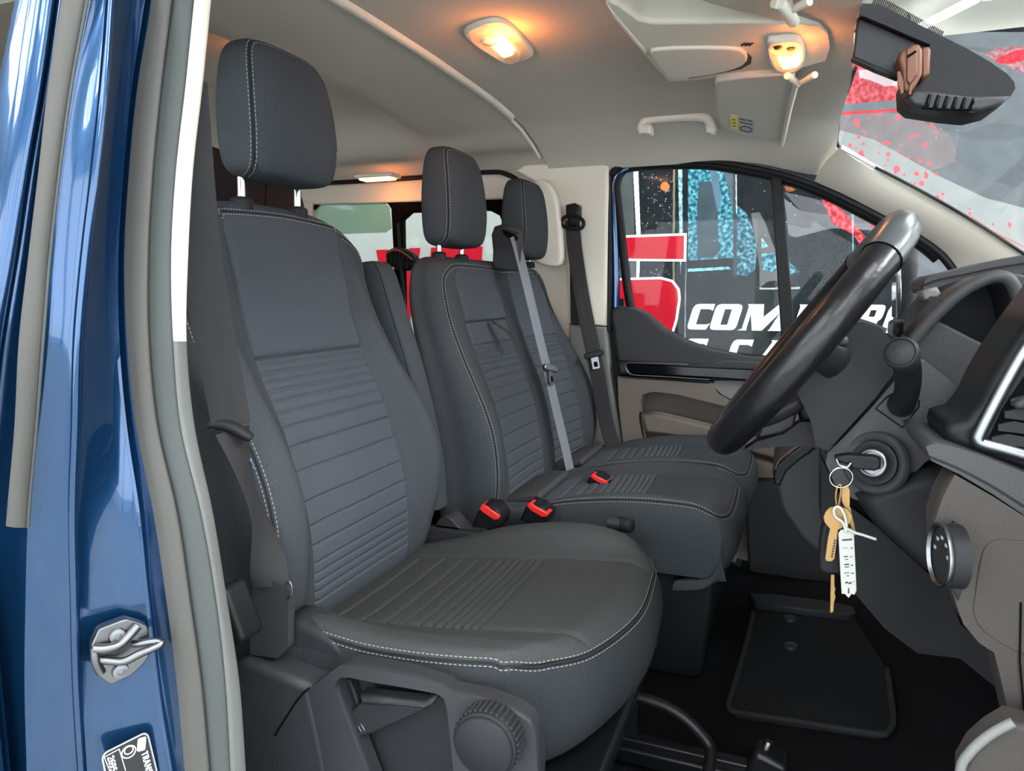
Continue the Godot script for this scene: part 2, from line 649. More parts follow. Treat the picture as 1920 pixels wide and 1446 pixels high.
func letter_polys(ch: String) -> Array:
	# heavy slanted sign lettering, each stroke an outline in a unit box [x, y up]
	match ch:
		"C": return [[[0.16, 0], [0.88, 0], [0.98, 0.26], [0.84, 0.2], [0.36, 0.2], [0.36, 0.8], [0.78, 0.8], [0.94, 0.74], [0.94, 1], [0.2, 1], [0.07, 0.95], [0, 0.8], [0, 0.14], [0.06, 0.04]]]
		"O": return [[[0.5, 0], [0.14, 0], [0.04, 0.05], [0, 0.16], [0, 0.84], [0.05, 0.95], [0.16, 1], [0.5, 1], [0.5, 0.8], [0.37, 0.8], [0.37, 0.2], [0.5, 0.2]], [[0.49, 0], [0.86, 0], [0.96, 0.05], [1, 0.16], [1, 0.84], [0.95, 0.95], [0.84, 1], [0.49, 1], [0.49, 0.8], [0.63, 0.8], [0.63, 0.2], [0.49, 0.2]]]
		"M": return [[[-0.04, 0], [0.17, 0], [0.16, 0.08], [0.16, 0.62], [0.3, 0], [0.52, 0], [0.8, 0.7], [0.68, 0.06], [0.65, 0], [1.0, 0], [0.98, 0.07], [0.98, 1], [0.72, 1], [0.46, 0.52], [0.38, 1], [0.02, 1], [0.06, 0.92], [0.06, 0.06]]]
		"E": return [[[0, 0], [0.95, 0], [1.0, 0.26], [0.84, 0.19], [0.4, 0.19], [0.4, 0.41], [0.76, 0.41], [0.76, 0.6], [0.4, 0.6], [0.4, 0.81], [0.8, 0.81], [0.95, 0.75], [0.95, 1], [0, 1], [0.05, 0.92], [0.05, 0.07]]]
		"R": return [[[0, 0], [0.4, 0], [0.38, 0.07], [0.38, 0.38], [0.48, 0.38], [0.6, 0], [1.02, 0], [0.9, 0.1], [0.84, 0.4], [0.97, 0.5], [1.0, 0.62], [1.0, 0.86], [0.95, 0.96], [0.84, 1], [0.37, 1], [0.37, 0.81], [0.64, 0.81], [0.64, 0.57], [0.37, 0.57], [0.37, 1], [0, 1], [0.04, 0.93], [0.04, 0.07]]]
		"S": return [[[0, 0], [0.82, 0], [0.95, 0.06], [1, 0.2], [1, 0.46], [0.94, 0.57], [0.82, 0.6], [0.36, 0.62], [0.36, 0.8], [0.82, 0.8], [0.98, 0.73], [0.98, 1], [0.16, 1], [0.05, 0.96], [0, 0.84], [0, 0.54], [0.07, 0.43], [0.2, 0.4], [0.64, 0.39], [0.64, 0.2], [0.18, 0.2], [0, 0.27]]]
		"A": return [[[-0.06, 0], [0.24, 0], [0.27, 0.2], [0.5, 0.2], [0.5, 0.36], [0.32, 0.36], [0.5, 0.74], [0.5, 1], [0.3, 1], [0.36, 0.93]], [[0.49, 0.2], [0.64, 0.2], [0.62, 0], [1.04, 0], [0.98, 0.07], [0.86, 1], [0.49, 1], [0.49, 0.74], [0.6, 0.36], [0.49, 0.36]]]
	return []
func sign_word(w: Array, y0: float, y1: float, parent: Node) -> void:
	# w: [letter, left pixel, right pixel]; the rows run level along the wall
	for q in w:
		var a := Z(q[1], (y0 + y1) / 2, WZ).x
		var b := Z(q[2], (y0 + y1) / 2, WZ).x
		var lo := Z(1400, y1, WZ).y
		var hi := Z(1400, y0, WZ).y
		var m := MB.new()
		for poly in letter_polys(q[0]):
			var p := PackedVector2Array()
			for c in poly: p.append(Vector2(a + (b - a) * c[0] * 0.86 + (c[1]) * (hi - lo) * 0.27, lo + (hi - lo) * c[1]))
			m.prism(p, 0.006, Transform3D(Basis.IDENTITY, Vector3(0, 0, WZ + 0.008)))
		part("letter", m, M.sign_white, parent)
func px_fill(im: Image, org: Vector2, sc: float, poly: Array, col: Color, nz: FastNoiseLite, amt: float, alpha := 1.0) -> void:
	# one printed shape on the banner: outline in pixels on the wall plane, colour broken up by noise
	var p := Z2(poly, WZ)
	var lo := p[0]
	var hi := p[0]
	for v in p:
		lo = lo.min(v)
		hi = hi.max(v)
	var x0: int = clampi(int((lo.x - org.x) * sc), 0, im.get_width() - 1)
	var x1: int = clampi(int((hi.x - org.x) * sc), 0, im.get_width() - 1)
	var y0: int = clampi(int((org.y - hi.y) * sc), 0, im.get_height() - 1)
	var y1: int = clampi(int((org.y - lo.y) * sc), 0, im.get_height() - 1)
	for y in range(y0, y1 + 1):
		for x in range(x0, x1 + 1):
			var w := Vector2(org.x + (x + 0.5) / sc, org.y - (y + 0.5) / sc)
			if Geometry2D.is_point_in_polygon(w, p):
				var n := nz.get_noise_2d(x, y) * amt
				var a: float = clampf(alpha + n * 0.6 * float(alpha < 1.0), 0.0, 1.0)
				var c := Color(clampf(col.r + n, 0, 1), clampf(col.g + n, 0, 1), clampf(col.b + n, 0, 1))
				im.set_pixel(x, y, im.get_pixel(x, y).lerp(c, a))
func build_hall() -> void:
	var b := MB.new()
	b.box(Vector3((HX0 + HX1) / 2, HY0 - 0.1, (HZ0 + HZ1) / 2), Vector3(HX1 - HX0 + 0.4, 0.2, HZ1 - HZ0 + 0.4))
	struct("floor_hall", b, M.concrete, "polished grey concrete floor of the showroom")
	b = MB.new()
	b.box(Vector3((HX0 + HX1) / 2, HY1 + 0.1, (HZ0 + HZ1) / 2), Vector3(HX1 - HX0 + 0.4, 0.2, HZ1 - HZ0 + 0.4))
	struct("ceiling_hall", b, M.hall_ceiling, "white showroom ceiling seen through the windscreen")
	for q in [["wall_rear", Vector3(HX0 - 0.1, (HY0 + HY1) / 2, (HZ0 + HZ1) / 2), Vector3(0.2, HY1 - HY0, HZ1 - HZ0), "plain white showroom wall behind the van"], ["wall_far", Vector3((HX0 + HX1) / 2, (HY0 + HY1) / 2, HZ0 - 0.1), Vector3(HX1 - HX0, HY1 - HY0, 0.2), "plain white showroom wall behind the printed banner wall"]]:
		b = MB.new()
		b.box(q[1], q[2])
		struct(q[0], b, M.white_paint, q[3])
	# unseen shop front added for low daylight on the driver's side: plinth, lintel, posts and panes
	b = MB.new()
	b.box(Vector3((HX0 + HX1) / 2, HY0 + 0.15, HZ1 + 0.1), Vector3(HX1 - HX0, 0.3, 0.2))
	b.box(Vector3((HX0 + HX1) / 2, HY1 - 0.15, HZ1 + 0.1), Vector3(HX1 - HX0, 0.3, 0.2))
	for k in 5: b.box(Vector3(HX0 + 0.1 + k * (HX1 - HX0 - 0.2) / 4.0, (HY0 + HY1) / 2, HZ1 + 0.1), Vector3(0.2, HY1 - HY0, 0.2))
	struct("wall_right_added", b, M.white_paint, "white unseen shop front wall added to let daylight in through tall windows on the driver's side")
	for k in 4:
		b = MB.new()
		b.box(Vector3(HX0 + 0.1 + (k + 0.5) * (HX1 - HX0 - 0.2) / 4.0, (HY0 + HY1) / 2, HZ1 + 0.1), Vector3((HX1 - HX0 - 0.2) / 4.0 - 0.2, HY1 - HY0 - 0.6, 0.01))
		struct("window_%d" % (7 + k), b, M.glass, "tall clear pane of the added shop front in the driver's side wall", "window").set_meta("group", "added side shop front panes")
	b = MB.new()  # second unseen shop front, added so daylight reaches in through the windscreen
	b.box(Vector3(HX1 + 0.1, HY0 + 0.15, (HZ0 + HZ1) / 2), Vector3(0.2, 0.3, HZ1 - HZ0 + 0.4))
	b.box(Vector3(HX1 + 0.1, HY1 - 0.15, (HZ0 + HZ1) / 2), Vector3(0.2, 0.3, HZ1 - HZ0 + 0.4))
	for k in 5: b.box(Vector3(HX1 + 0.1, (HY0 + HY1) / 2, HZ0 + 0.1 + k * (HZ1 - HZ0 - 0.2) / 4.0), Vector3(0.2, HY1 - HY0, 0.2))
	struct("wall_front_added", b, M.white_paint, "white unseen shop front wall added to let daylight in through tall windows ahead of the van")
	for k in 4:
		b = MB.new()
		b.box(Vector3(HX1 + 0.1, (HY0 + HY1) / 2, HZ0 + 0.1 + (k + 0.5) * (HZ1 - HZ0 - 0.2) / 4.0), Vector3(0.01, HY1 - HY0 - 0.6, (HZ1 - HZ0 - 0.2) / 4.0 - 0.2))
		struct("window_%d" % (11 + k), b, M.glass, "tall clear pane of the added shop front in the wall ahead of the van", "window").set_meta("group", "added front shop front panes")
	# printed banner wall beside the van
	var org := Vector2(-1.35, 2.05)
	var sc := 420.0
	var W := int(3.05 * sc)
	var H := int(1.75 * sc)
	var im := Image.create(W, H, false, Image.FORMAT_RGBA8)
	var nz := FastNoiseLite.new()
	nz.seed = 11
	nz.frequency = 0.02
	nz.fractal_octaves = 4
	var nf := FastNoiseLite.new()
	nf.seed = 12
	nf.frequency = 0.085
	nf.fractal_octaves = 3
	for y in H:
		for x in W:
			var n := nz.get_noise_2d(x * 0.6, y * 0.6) * 0.05
			var n2 := nf.get_noise_2d(x, y * 0.1) * 0.02
			im.set_pixel(x, y, Color(0.10 + n + n2, 0.115 + n + n2, 0.13 + n + n2))
	var G := func(poly: Array, c: Color, amt := 0.03, al := 1.0): px_fill(im, org, sc, poly, c, nz, amt, al)
	var GF := func(poly: Array, c: Color, amt := 0.3, al := 1.0): px_fill(im, org, sc, poly, c, nf, amt, al)
	G.call([[1140, 300], [1186, 300], [1192, 520], [1140, 520]], rgb(78, 82, 84))
	G.call([[1186, 300], [1196, 300], [1202, 455], [1198, 530], [1193, 530], [1193, 440]], rgb(214, 236, 226), 0.06)
	G.call([[1262, 300], [1266, 300], [1265, 560], [1261, 560]], rgb(128, 124, 104))
	GF.call([[1271, 300], [1279, 300], [1280, 440], [1276, 520], [1274, 440]], rgb(140, 190, 205), 0.4)
	GF.call([[1290, 280], [1374, 280], [1375, 484], [1290, 489]], rgb(62, 122, 136), 0.42)
	G.call([[1312, 340], [1333, 340], [1345, 380], [1347, 450], [1350, 470], [1340, 482], [1308, 484], [1307, 380]], rgb(62, 76, 83), 0.04)
	G.call([[1328, 300], [1348, 330], [1352, 380], [1345, 400], [1336, 350]], rgb(84, 110, 124), 0.05)
	G.call([[1345, 300], [1362, 340], [1374, 400], [1378, 300]], rgb(82, 90, 96), 0.04, 0.85)
	G.call([[1374, 300], [1382, 300], [1382, 520], [1375, 520]], rgb(64, 68, 72), 0.02)
	G.call([[1379, 315], [1381, 315], [1382, 400], [1380, 400]], rgb(190, 210, 215))
	GF.call([[1382, 385], [1400, 400], [1412, 430], [1420, 470], [1416, 505], [1400, 518], [1382, 515]], rgb(58, 112, 128), 0.42, 0.9)
	GF.call([[1290, 504], [1368, 500], [1369, 505], [1290, 510]], rgb(120, 190, 200), 0.35)
	G.call([[1408, 400], [1424, 398], [1436, 420], [1450, 460], [1470, 500], [1470, 525], [1440, 528], [1424, 540], [1424, 500]], rgb(100, 100, 100), 0.04)
	GF.call([[1428, 445], [1440, 462], [1428, 466]], rgb(150, 205, 215), 0.4)
	GF.call([[1428, 476], [1460, 474], [1500, 510], [1480, 515], [1430, 506]], rgb(76, 130, 146), 0.4, 0.9)
	G.call([[1424, 540], [1500, 538], [1500, 542], [1424, 543]], rgb(170, 172, 176))
	G.call([[1470, 372], [1500, 395], [1560, 404], [1640, 402], [1640, 432], [1560, 428], [1490, 446], [1478, 440]], rgb(108, 108, 111), 0.03)
	G.call([[1470, 360], [1560, 380], [1640, 385], [1640, 402], [1560, 404], [1500, 395]], rgb(84, 84, 88), 0.03)
	GF.call([[1530, 352], [1548, 358], [1650, 475], [1650, 500], [1640, 500], [1600, 440], [1562, 420]], rgb(226, 64, 72), 0.35, 0.75)
	GF.call([[1620, 400], [1760, 480], [1780, 500], [1700, 520], [1660, 470]], rgb(205, 52, 66), 0.3, 0.8)
	G.call([[1597, 330], [1600, 330], [1602, 560], [1598, 560]], rgb(150, 170, 176), 0.1, 0.7)
	# the part seen through the windscreen: grey shapes, a painted-in glass reflection and red spatter
	G.call([[1560, 60], [1960, 60], [1960, 520], [1700, 520], [1560, 300]], rgb(96, 100, 104), 0.03)
	G.call([[1560, 200], [1700, 215], [1780, 250], [1800, 300], [1700, 340], [1560, 330]], rgb(120, 110, 112), 0.03, 0.8)
	G.call([[1560, 240], [1640, 262], [1760, 330], [1850, 372], [1960, 400], [1960, 480], [1850, 455], [1760, 420], [1640, 330], [1560, 300]], rgb(140, 144, 142), 0.03)  # pale sweep paints the dashboard reflection in the windscreen onto the banner
	G.call([[1790, 300], [1860, 340], [1910, 352], [1960, 345], [1960, 240], [1860, 230], [1800, 250]], rgb(89, 94, 97), 0.03)
	GF.call([[1590, 105], [1720, 135], [1720, 190], [1585, 196]], rgb(164, 73, 78), 0.16)
	G.call([[1610, 132], [1650, 128], [1690, 145], [1700, 160], [1660, 162], [1630, 150], [1612, 146]], rgb(171, 156, 158), 0.05)
	G.call([[1570, 196], [1720, 186], [1720, 202], [1575, 210]], rgb(97, 105, 110), 0.02)
	G.call([[1570, 210], [1740, 200], [1740, 206], [1575, 216]], rgb(188, 62, 68), 0.05)
	GF.call([[1830, 95], [1960, 80], [1960, 150], [1900, 130]], rgb(140, 96, 100), 0.15)
	GF.call([[1866, 112], [1900, 96], [1960, 84], [1960, 104], [1890, 120], [1868, 118]], rgb(185, 46, 56), 0.1)
	G.call([[1800, 85], [1870, 92], [1850, 100], [1825, 96]], rgb(88, 92, 96), 0.02)
	for seg in [[1815, 400, 1860, 432], [1860, 432, 1920, 462]]:
		G.call([[seg[0], seg[1]], [seg[2], seg[3]], [seg[2], seg[3] + 2.5], [seg[0], seg[1] + 2.5]], rgb(180, 96, 94))
	var rng := RandomNumberGenerator.new()
	rng.seed = 5
	for k in 90:
		var px := rng.randf_range(1575, 1760)
		var py := rng.randf_range(215, 345)
		if k > 60:
			var t := rng.randf()
			px = lerpf(1590, 1890, t) + rng.randf_range(-8, 40)
			py = lerpf(290, 470, t) + rng.randf_range(-30, 0)
		var r := rng.randf_range(1.2, 5.0) * (0.7 if k % 3 else 1.3)
		var pl := []
		for a in 9: pl.append([px + cos(TAU * a / 9) * r * rng.randf_range(0.6, 1.2), py + sin(TAU * a / 9) * r * rng.randf_range(0.8, 1.4)])
		G.call(pl, rgb(236, 84, 92), 0.05, 0.85)
	for k in 240:
		var px := rng.randf_range(1204, 1262)
		var py := rng.randf_range(310, 520)
		if k > 150:
			px = rng.randf_range(1290, 1500)
			py = rng.randf_range(330, 640)
		if k > 215:
			px = rng.randf_range(1600, 1910)
			py = rng.randf_range(220, 460)
		var r := rng.randf_range(0.5, 1.3)
		G.call([[px - r, py], [px, py - r], [px + r, py], [px, py + r]], rgb(205, 216, 220), 0.05)
	G.call([[1284, 560], [1286, 480], [1287, 480], [1285, 680], [1283, 680]], rgb(150, 152, 156))
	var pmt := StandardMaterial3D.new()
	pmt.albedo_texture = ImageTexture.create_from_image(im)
	pmt.roughness = 0.7
	pmt.metallic_specular = 0.15
	var bw := MB.new()
	bw.box(Vector3((HX0 + 3.6) / 2, (HY0 + 2.05) / 2, WZ - 0.062), Vector3(3.6 - HX0, 2.05 - HY0, 0.12))
	var wall := struct("wall_left", bw, M.wall_white, "white showroom partition wall with printed banner and red and white letters")
	b = MB.new()
	var x1 := org.x + W / sc
	var yb := org.y - H / sc
	var i := b.vert(Vector3(org.x, org.y, WZ), Vector3(0, 0, 1), Vector2(0, 0))
	b.vert(Vector3(x1, org.y, WZ), Vector3(0, 0, 1), Vector2(1, 0))
	b.vert(Vector3(x1, yb, WZ), Vector3(0, 0, 1), Vector2(1, 1))
	b.vert(Vector3(org.x, yb, WZ), Vector3(0, 0, 1), Vector2(0, 1))
	b.tri(i, i + 1, i + 2)
	b.tri(i, i + 2, i + 3)
	part("banner", b, pmt, wall, "dark printed banner of icy glass and red spatter with a painted windscreen reflection")
	sign_word([["C", 1288, 1336], ["O", 1330, 1388], ["M", 1386, 1484], ["M", 1482, 1570], ["E", 1566, 1606], ["R", 1604, 1652], ["C", 1652, 1700]], 570.4, 619.6, wall)
	sign_word([["S", 1276, 1322], ["C", 1360, 1408], ["A", 1418, 1470], ["R", 1470, 1520]], 637, 686, wall)
	for q in [[[[1120, 444], [1287, 438], [1286, 490], [1120, 488]], 0], [[[1120, 523], [1240, 520], [1262, 526], [1274, 542], [1276, 560], [1270, 600], [1258, 640], [1250, 680], [1120, 690]], 1]]:
		var po := Z2(q[0], WZ)
		b = MB.new()
		b.prism(Geometry2D.offset_polygon(po, 0.002)[0], 0.006, Transform3D(Basis.IDENTITY, Vector3(0, 0, WZ + 0.006)))
		part("letter_border", b, M.sign_white, wall)
		b = MB.new()
		b.prism(Geometry2D.offset_polygon(po, -0.011)[0], 0.004, Transform3D(Basis.IDENTITY, Vector3(0, 0, WZ + 0.009)))
		part("letter", b, M.sign_red, wall)
	for po in [[[706, 469], [728, 468], [752, 575], [768, 465.5], [788, 465], [764, 640], [738, 640]], [[809, 464.5], [905, 462], [903, 495], [835, 497], [833, 520], [890, 520], [888, 640], [797, 640], [797, 610], [852, 610], [853, 552], [803, 552]]]:
		b = MB.new()
		b.prism(Z2(po, WZ), 0.006, Transform3D(Basis.IDENTITY, Vector3(0, 0, WZ + 0.006)))
		part("letter", b, M.sign_red, wall)
	# lamps
	for q in [[-2.6, 3.2, 0, 0.8], [-1.1, 3.4, 1, 0.8], [0.6, 3.2, 0, 0.8], [2.2, 3.4, 1, 0.8], [-2.6, 1.3, 1, 0.4], [-1.2, 1.9, 0, 0.4], [1.0, 1.7, 1, 1.2], [2.4, 0.8, 0, 3.4], [3.0, -1.0, 1, 1.8], [1.6, -1.7, 0, 0.5], [-2.4, -1.7, 0, 0.3], [-0.4, -1.8, 1, 0.27], [1.3, -4.4, 0, 0.6], [-0.9, -4.4, 1, 0.6], [3.4, -4.2, 1, 0.6], [-3.2, -4.2, 1, 0.6]]:
		hex_lamp(Vector3(q[0], HY1 - 0.12, q[1]), 0.62, q[2], q[3])

# ---------- van shell: floor, roof lining, windscreen ----------
func roof_y(z: float, edge := 1.236) -> float:
	return lerpa([0.0, 0.38, 0.60, 0.71, 0.78, 0.83, 0.86], [1.360, 1.353, 1.331, 1.302, edge + 0.042, edge + 0.018, edge], absf(z))
func head_x(z: float) -> float:
	return lerpa([0.0, 0.38, 0.65, 0.74, 0.80], [0.085, 0.105, 0.1, 0.1, 0.09], absf(z))
func head_y(z: float) -> float:
	return lerpa([0.0, 0.38, 0.65, 0.74, 0.86], [1.318, 1.316, 1.288, 1.24, 1.18], absf(z))
func build_shell() -> void:
	# carpeted floor with a raised tunnel edge and a sill towards the driver's door
	var P := []
	for i in 41:
		var x := -2.4 + 3.1 * i / 40.0
		var row := PackedVector3Array()
		for j in 33:
			var z := -0.90 + 1.78 * j / 32.0
			var y := 0.0
			if x > 0.32: y += (x - 0.32) * 0.75
			y += 0.004 * sin(x * 23.0) * sin(z * 19.0)
			row.append(Vector3(x, y, z))
		P.append(row)
	var b := MB.new()
	b.sheet(P, 0.02, 1.0)
	struct("floor", b, M.carpet, "black carpeted cab floor under the seats and dashboard")
	# front roof lining
	P = []
	for i in 29:
		var t := i / 28.0
		var row := PackedVector3Array()
		for j in 57:
			var z := 0.85 - 1.70 * j / 56.0
			var x := lerpf(-0.745, head_x(z), t)
			var s := smoothstep(0.55, 1.0, t)
			var y := lerpf(roof_y(z), min(head_y(z), roof_y(z) - 0.01), s * s)
			# shallow press marks round the lamp and along the middle
			y -= 0.004 * exp(-pow((z) / 0.12, 2.0)) * smoothstep(0.2, 0.5, t)
			row.append(Vector3(x, y, z))
		P.append(row)
	b = MB.new()
	b.sheet(P, 0.02, 1.0)
	struct("ceiling", b, M.headliner, "grey felt roof lining over the front seats")
	# rear roof lining, raised behind a ridge
	P = []
	for i in 41:
		var x := -0.752 - 1.75 * i / 40.0
		var row := PackedVector3Array()
		for j in 57:
			var z := 0.85 - 1.70 * j / 56.0
			var y := roof_y(z, 1.258) - 0.006
			var up := smoothstep(1.08, 1.14, -x) * smoothstep(0.74, 0.5, absf(z))
			y += 0.05 * up
			row.append(Vector3(x, y, z))
		P.append(row)
	b = MB.new()
	b.sheet(P, 0.02, -1.0)
	struct("ceiling_rear", b, M.headliner, "grey felt roof lining over the rear seats, behind the cream strip", "ceiling")
	# cream strip between the two linings
	P = []
	for j in 61:
		var z := 0.85 - 1.625 * j / 60.0
		var w := 0.013 if z > -0.515 else 0.005
		var row := PackedVector3Array()
		for k in 7:
			var f := -1.0 + k / 3.0
			row.append(Vector3(-0.748 + f * w + (0.0 if z > -0.515 else -0.008), roof_y(z) - 0.003 - 0.009 * sqrt(max(0.0, 1.0 - f * f)) * (1.0 if z > -0.515 else 0.7), z))
		P.append(row)
	b = MB.new()
	b.sheet(P, 0.008, -1.0)
	struct("trim_1", b, M.cream, "cream strip across the roof between the linings")
	# outer roof skin keeps the hall's light out
	P = []
	for i in 9:
		var x := -2.55 + 2.66 * i / 8.0
		var row := PackedVector3Array()
		for j in 25:
			var z := 0.9 - 1.8 * j / 24.0
			row.append(Vector3(x, 1.46 - 0.16 * pow(absf(z) / 0.9, 4.0), z))
		P.append(row)
	b = MB.new()
	b.sheet(P, 0.01, -1.0)
	struct("ceiling_outer", b, M.paint, "blue painted roof panel of the van", "ceiling")
	# rear end and right-hand side of the cabin
	b = MB.new()
	b.box(Vector3(-2.45, 0.66, 0), Vector3(0.06, 1.34, 1.66))
	struct("wall_cabin_rear", b, M.cream, "pale rear panel closing the van cabin", "wall")
	b = MB.new()
	b.box(Vector3(-1.62, 0.42, 0.86), Vector3(1.7, 0.86, 0.05))
	b.box(Vector3(-1.62, 1.24, 0.83), Vector3(1.7, 0.1, 0.05))
	struct("wall_cabin_right", b, M.cream, "pale side panel behind the driver's seat", "wall")
	# body round the doorway on the driver's side: sill, side panel, roof rail, front pillar and bulkhead
	b = MB.new()
	b.box(Vector3(0.05, -0.10, 0.92), Vector3(1.40, 0.20, 0.16), Basis.IDENTITY, 0.02)
	struct("trim_10", b, M.paint, "blue painted door sill under the driver's doorway")
	b = MB.new()
	b.box(Vector3(-1.62, 0.28, 1.0), Vector3(1.80, 1.0, 0.04), Basis.IDENTITY, 0.012)
	b.box(Vector3(-1.62, 1.27, 0.95), Vector3(1.80, 0.12, 0.04), Basis.IDENTITY, 0.012)
	b.box(Vector3(-2.48, 0.98, 0.98), Vector3(0.10, 0.5, 0.04), Basis.IDENTITY, 0.012)
	struct("wall_body_right", b, M.paint, "blue painted side panel of the van behind the driver's doorway", "wall")
	b = MB.new()
	b.tube(PackedVector3Array([Vector3(-2.5, 1.305, 0.88), Vector3(-0.6, 1.305, 0.88), Vector3(0.05, 1.28, 0.85), Vector3(0.12, 1.25, 0.82)]), 0.045, 12)
	struct("trim_11", b, M.cream, "cream lined roof rail above the driver's doorway")
	b = MB.new()
	b.tube(PackedVector3Array([Vector3(0.10, 1.26, 0.80), Vector3(0.36, 1.10, 0.84), Vector3(0.70, 0.88, 0.88)]), 0.04, 12)
	struct("trim_12", b, M.cream, "cream lining of the windscreen pillar on the driver's side")
	b = MB.new()
	b.box(Vector3(0.62, 0.42, 0.87), Vector3(0.46, 0.96, 0.06), Basis.IDENTITY, 0.012)
	b.box(Vector3(0.80, 0.42, 0.0), Vector3(0.06, 0.96, 1.74))
	struct("wall_bulkhead", b, M.soft_black, "dark bulkhead behind the dashboard", "wall")
	# windscreen: curved pane from the header to the cowl
	P = []
	for i in 13:
		var t := i / 12.0
		var row := PackedVector3Array()
		for j in 25:
			var s := 1.0 - j / 12.0
			var z := s * lerpf(0.70, 0.84, t)
			var bow := 0.10 * (1.0 - s * s)
			var x := lerpf(0.105, 0.62, t) + bow * lerpf(0.25, 1.0, t)
			var y := lerpf(1.325, 0.90, t) - 0.10 * pow(absf(s), 3.0) * (1.0 - t)
			row.append(Vector3(x, y, z))
		P.append(row)
	b = MB.new()
	b.sheet(P, 0.004, 1.0)
	struct("window_1", b, M.glass, "curved windscreen glass above the dashboard")

# ---------- left side of the van, opposite the open door ----------
func build_left_side() -> void:
	# door pillar lining
	var pil := struct("trim_2", zface([[962, 320], [985, 306], [1130, 300], [1141, 312], [1139, 420], [1137, 612], [1066, 606], [1064, 540], [1060, 470], [1042, 402], [1012, 348]], -0.835, 0.06, 0.012, 0), M.cream, "cream upper lining of the left door pillar behind the passenger belt")
	part("lower_cover", zface([[1066, 607], [1137, 613], [1144, 700], [1172, 860], [1175, 960], [1060, 960]], -0.838, 0.05, 0.01), M.grey_trim, pil, "grey lower pillar cover")
	part("height_slot", zface([[1060, 356], [1082, 356], [1083, 392], [1061, 392]], -0.8345, 0.006, 0.002), M.cream, pil)
	part("belt_slot", zface([[1066, 430], [1088, 430], [1098, 606], [1070, 606]], -0.834, 0.006, 0.002), M.rubber, pil)
	# cream C-shaped lining behind the passenger headrest
	struct("trim_3", zface([[1012, 335], [1034, 352], [1046, 390], [1052, 450], [1050, 494], [1020, 498], [985, 470], [985, 360]], -0.76, 0.03, 0.012, 3), M.cream, "cream side lining piece behind the far headrest")
	# sliding door: frame round two windows
	var wl := struct("wall_cabin_left", zface([[520, 330], [760, 316], [1000, 296], [1002, 372], [520, 386]], -0.875, 0.04, 0.008), M.cream, "pale rail above the sliding door windows", "wall")
	part("frame_panel", zface([[520, 372], [585, 378], [583, 640], [520, 640]], -0.87, 0.04, 0.006), M.cream, wl)
	part("inner_pillar", zface([[940, 345], [1072, 326], [1076, 640], [955, 640], [952, 420]], -0.905, 0.02, 0.004), M.cream, wl)
	part("window_frame", zface([[880, 368], [962, 362], [962, 640], [946, 640], [944, 424], [936, 404], [918, 395], [880, 394]], -0.89, 0.02, 0.004), M.deep_black, wl)
	part("post_gap", zface([[1128, 560], [1168, 560], [1186, 920], [1140, 920]], -0.885, 0.02, 0.002), M.rubber, wl)
	b_frame(wl)
	part("lower_panel", zface([[380, 636], [1130, 650], [1130, 1050], [380, 1050]], -0.87, 0.04, 0.004), M.dark_plastic, wl)
	struct("trim_4", tube_b(spl(ZL([[520, 349], [600, 344], [760, 335], [909, 323], [950, 327], [978, 345], [992, 370]], -0.845), 6), 0.008, 8), M.rubber, "black rubber seal along the top of the sliding door")
	var g := zface([[583, 392], [596, 381], [720, 377], [733, 386], [738, 470], [742, 640], [580, 640]], -0.895, 0.004, 0.0, 0)
	struct("window_2", g, M.glass, "rear sliding door window with a green tinted upper pane")
	g = zface([[586, 393], [598, 382], [718, 378], [729, 388], [734, 428], [723, 436], [585, 441]], -0.888, 0.003, 0.0)
	struct("window_3", g, M.glass_green, "green tinted upper pane of the rear sliding window")
	g = zface([[752, 412], [768, 399], [935, 392], [950, 410], [950, 640], [757, 640]], -0.895, 0.004, 0.0)
	struct("window_4", g, M.glass, "front sliding door window between black frames")
	# window catch
	var k := thing("window_catch", "black oval ribbed catch on the sliding window frame", "catch")
	var kb := MB.new()
	var kc := Z(750, 486, -0.86)
	var pol := PackedVector2Array()
	for a in 28: pol.append(Vector2(cos(TAU * a / 28) * 0.066, sin(TAU * a / 28) * 0.041))
	kb.prism(pol, 0.03, Transform3D(Basis(Vector3(0, 0, 1), -0.25), kc), 0.012)
	part("body", kb, M.black, k)
	for q in 6:
		kb = MB.new()
		kb.box(kc + Vector3(-0.05 + q * 0.016, 0.006 - q * 0.003, 0.002), Vector3(0.007, 0.05, 0.008), Basis(Vector3(0, 0, 1), -0.1), 0.003)
		part("rib", kb, M.soft_black, k)
	kb = MB.new()
	kb.tube(spl(PackedVector3Array([kc + Vector3(-0.05, 0.022, 0.006), kc + Vector3(0.0, 0.03, 0.012), kc + Vector3(0.055, -0.004, 0.006)]), 6), 0.004, 8)
	part("pull_edge", kb, M.brown, k, "brown pull edge")
	build_left_door()
func tube_b(p: PackedVector3Array, r, s := 10, closed := false) -> MB:
	var b := MB.new()
	b.tube(p, r, s, closed)
	return b
func b_frame(wl: Node) -> void:
	part("window_frame", zface([[733, 372], [958, 366], [958, 392], [768, 398], [753, 412], [757, 640], [741, 640], [737, 470], [733, 392], [724, 378]], -0.88, 0.03, 0.004), M.deep_black, wl, "black frame between the two rear windows")
	part("window_frame", zface([[580, 392], [594, 378], [720, 374], [722, 379], [597, 384], [586, 396], [584, 640], [579, 640]], -0.88, 0.02, 0.002), M.deep_black, wl)
	part("bar", tube_b(spl(ZL([[746, 418], [752, 500], [758, 560], [768, 640]], -0.86), 4), 0.006, 8), M.black, wl)
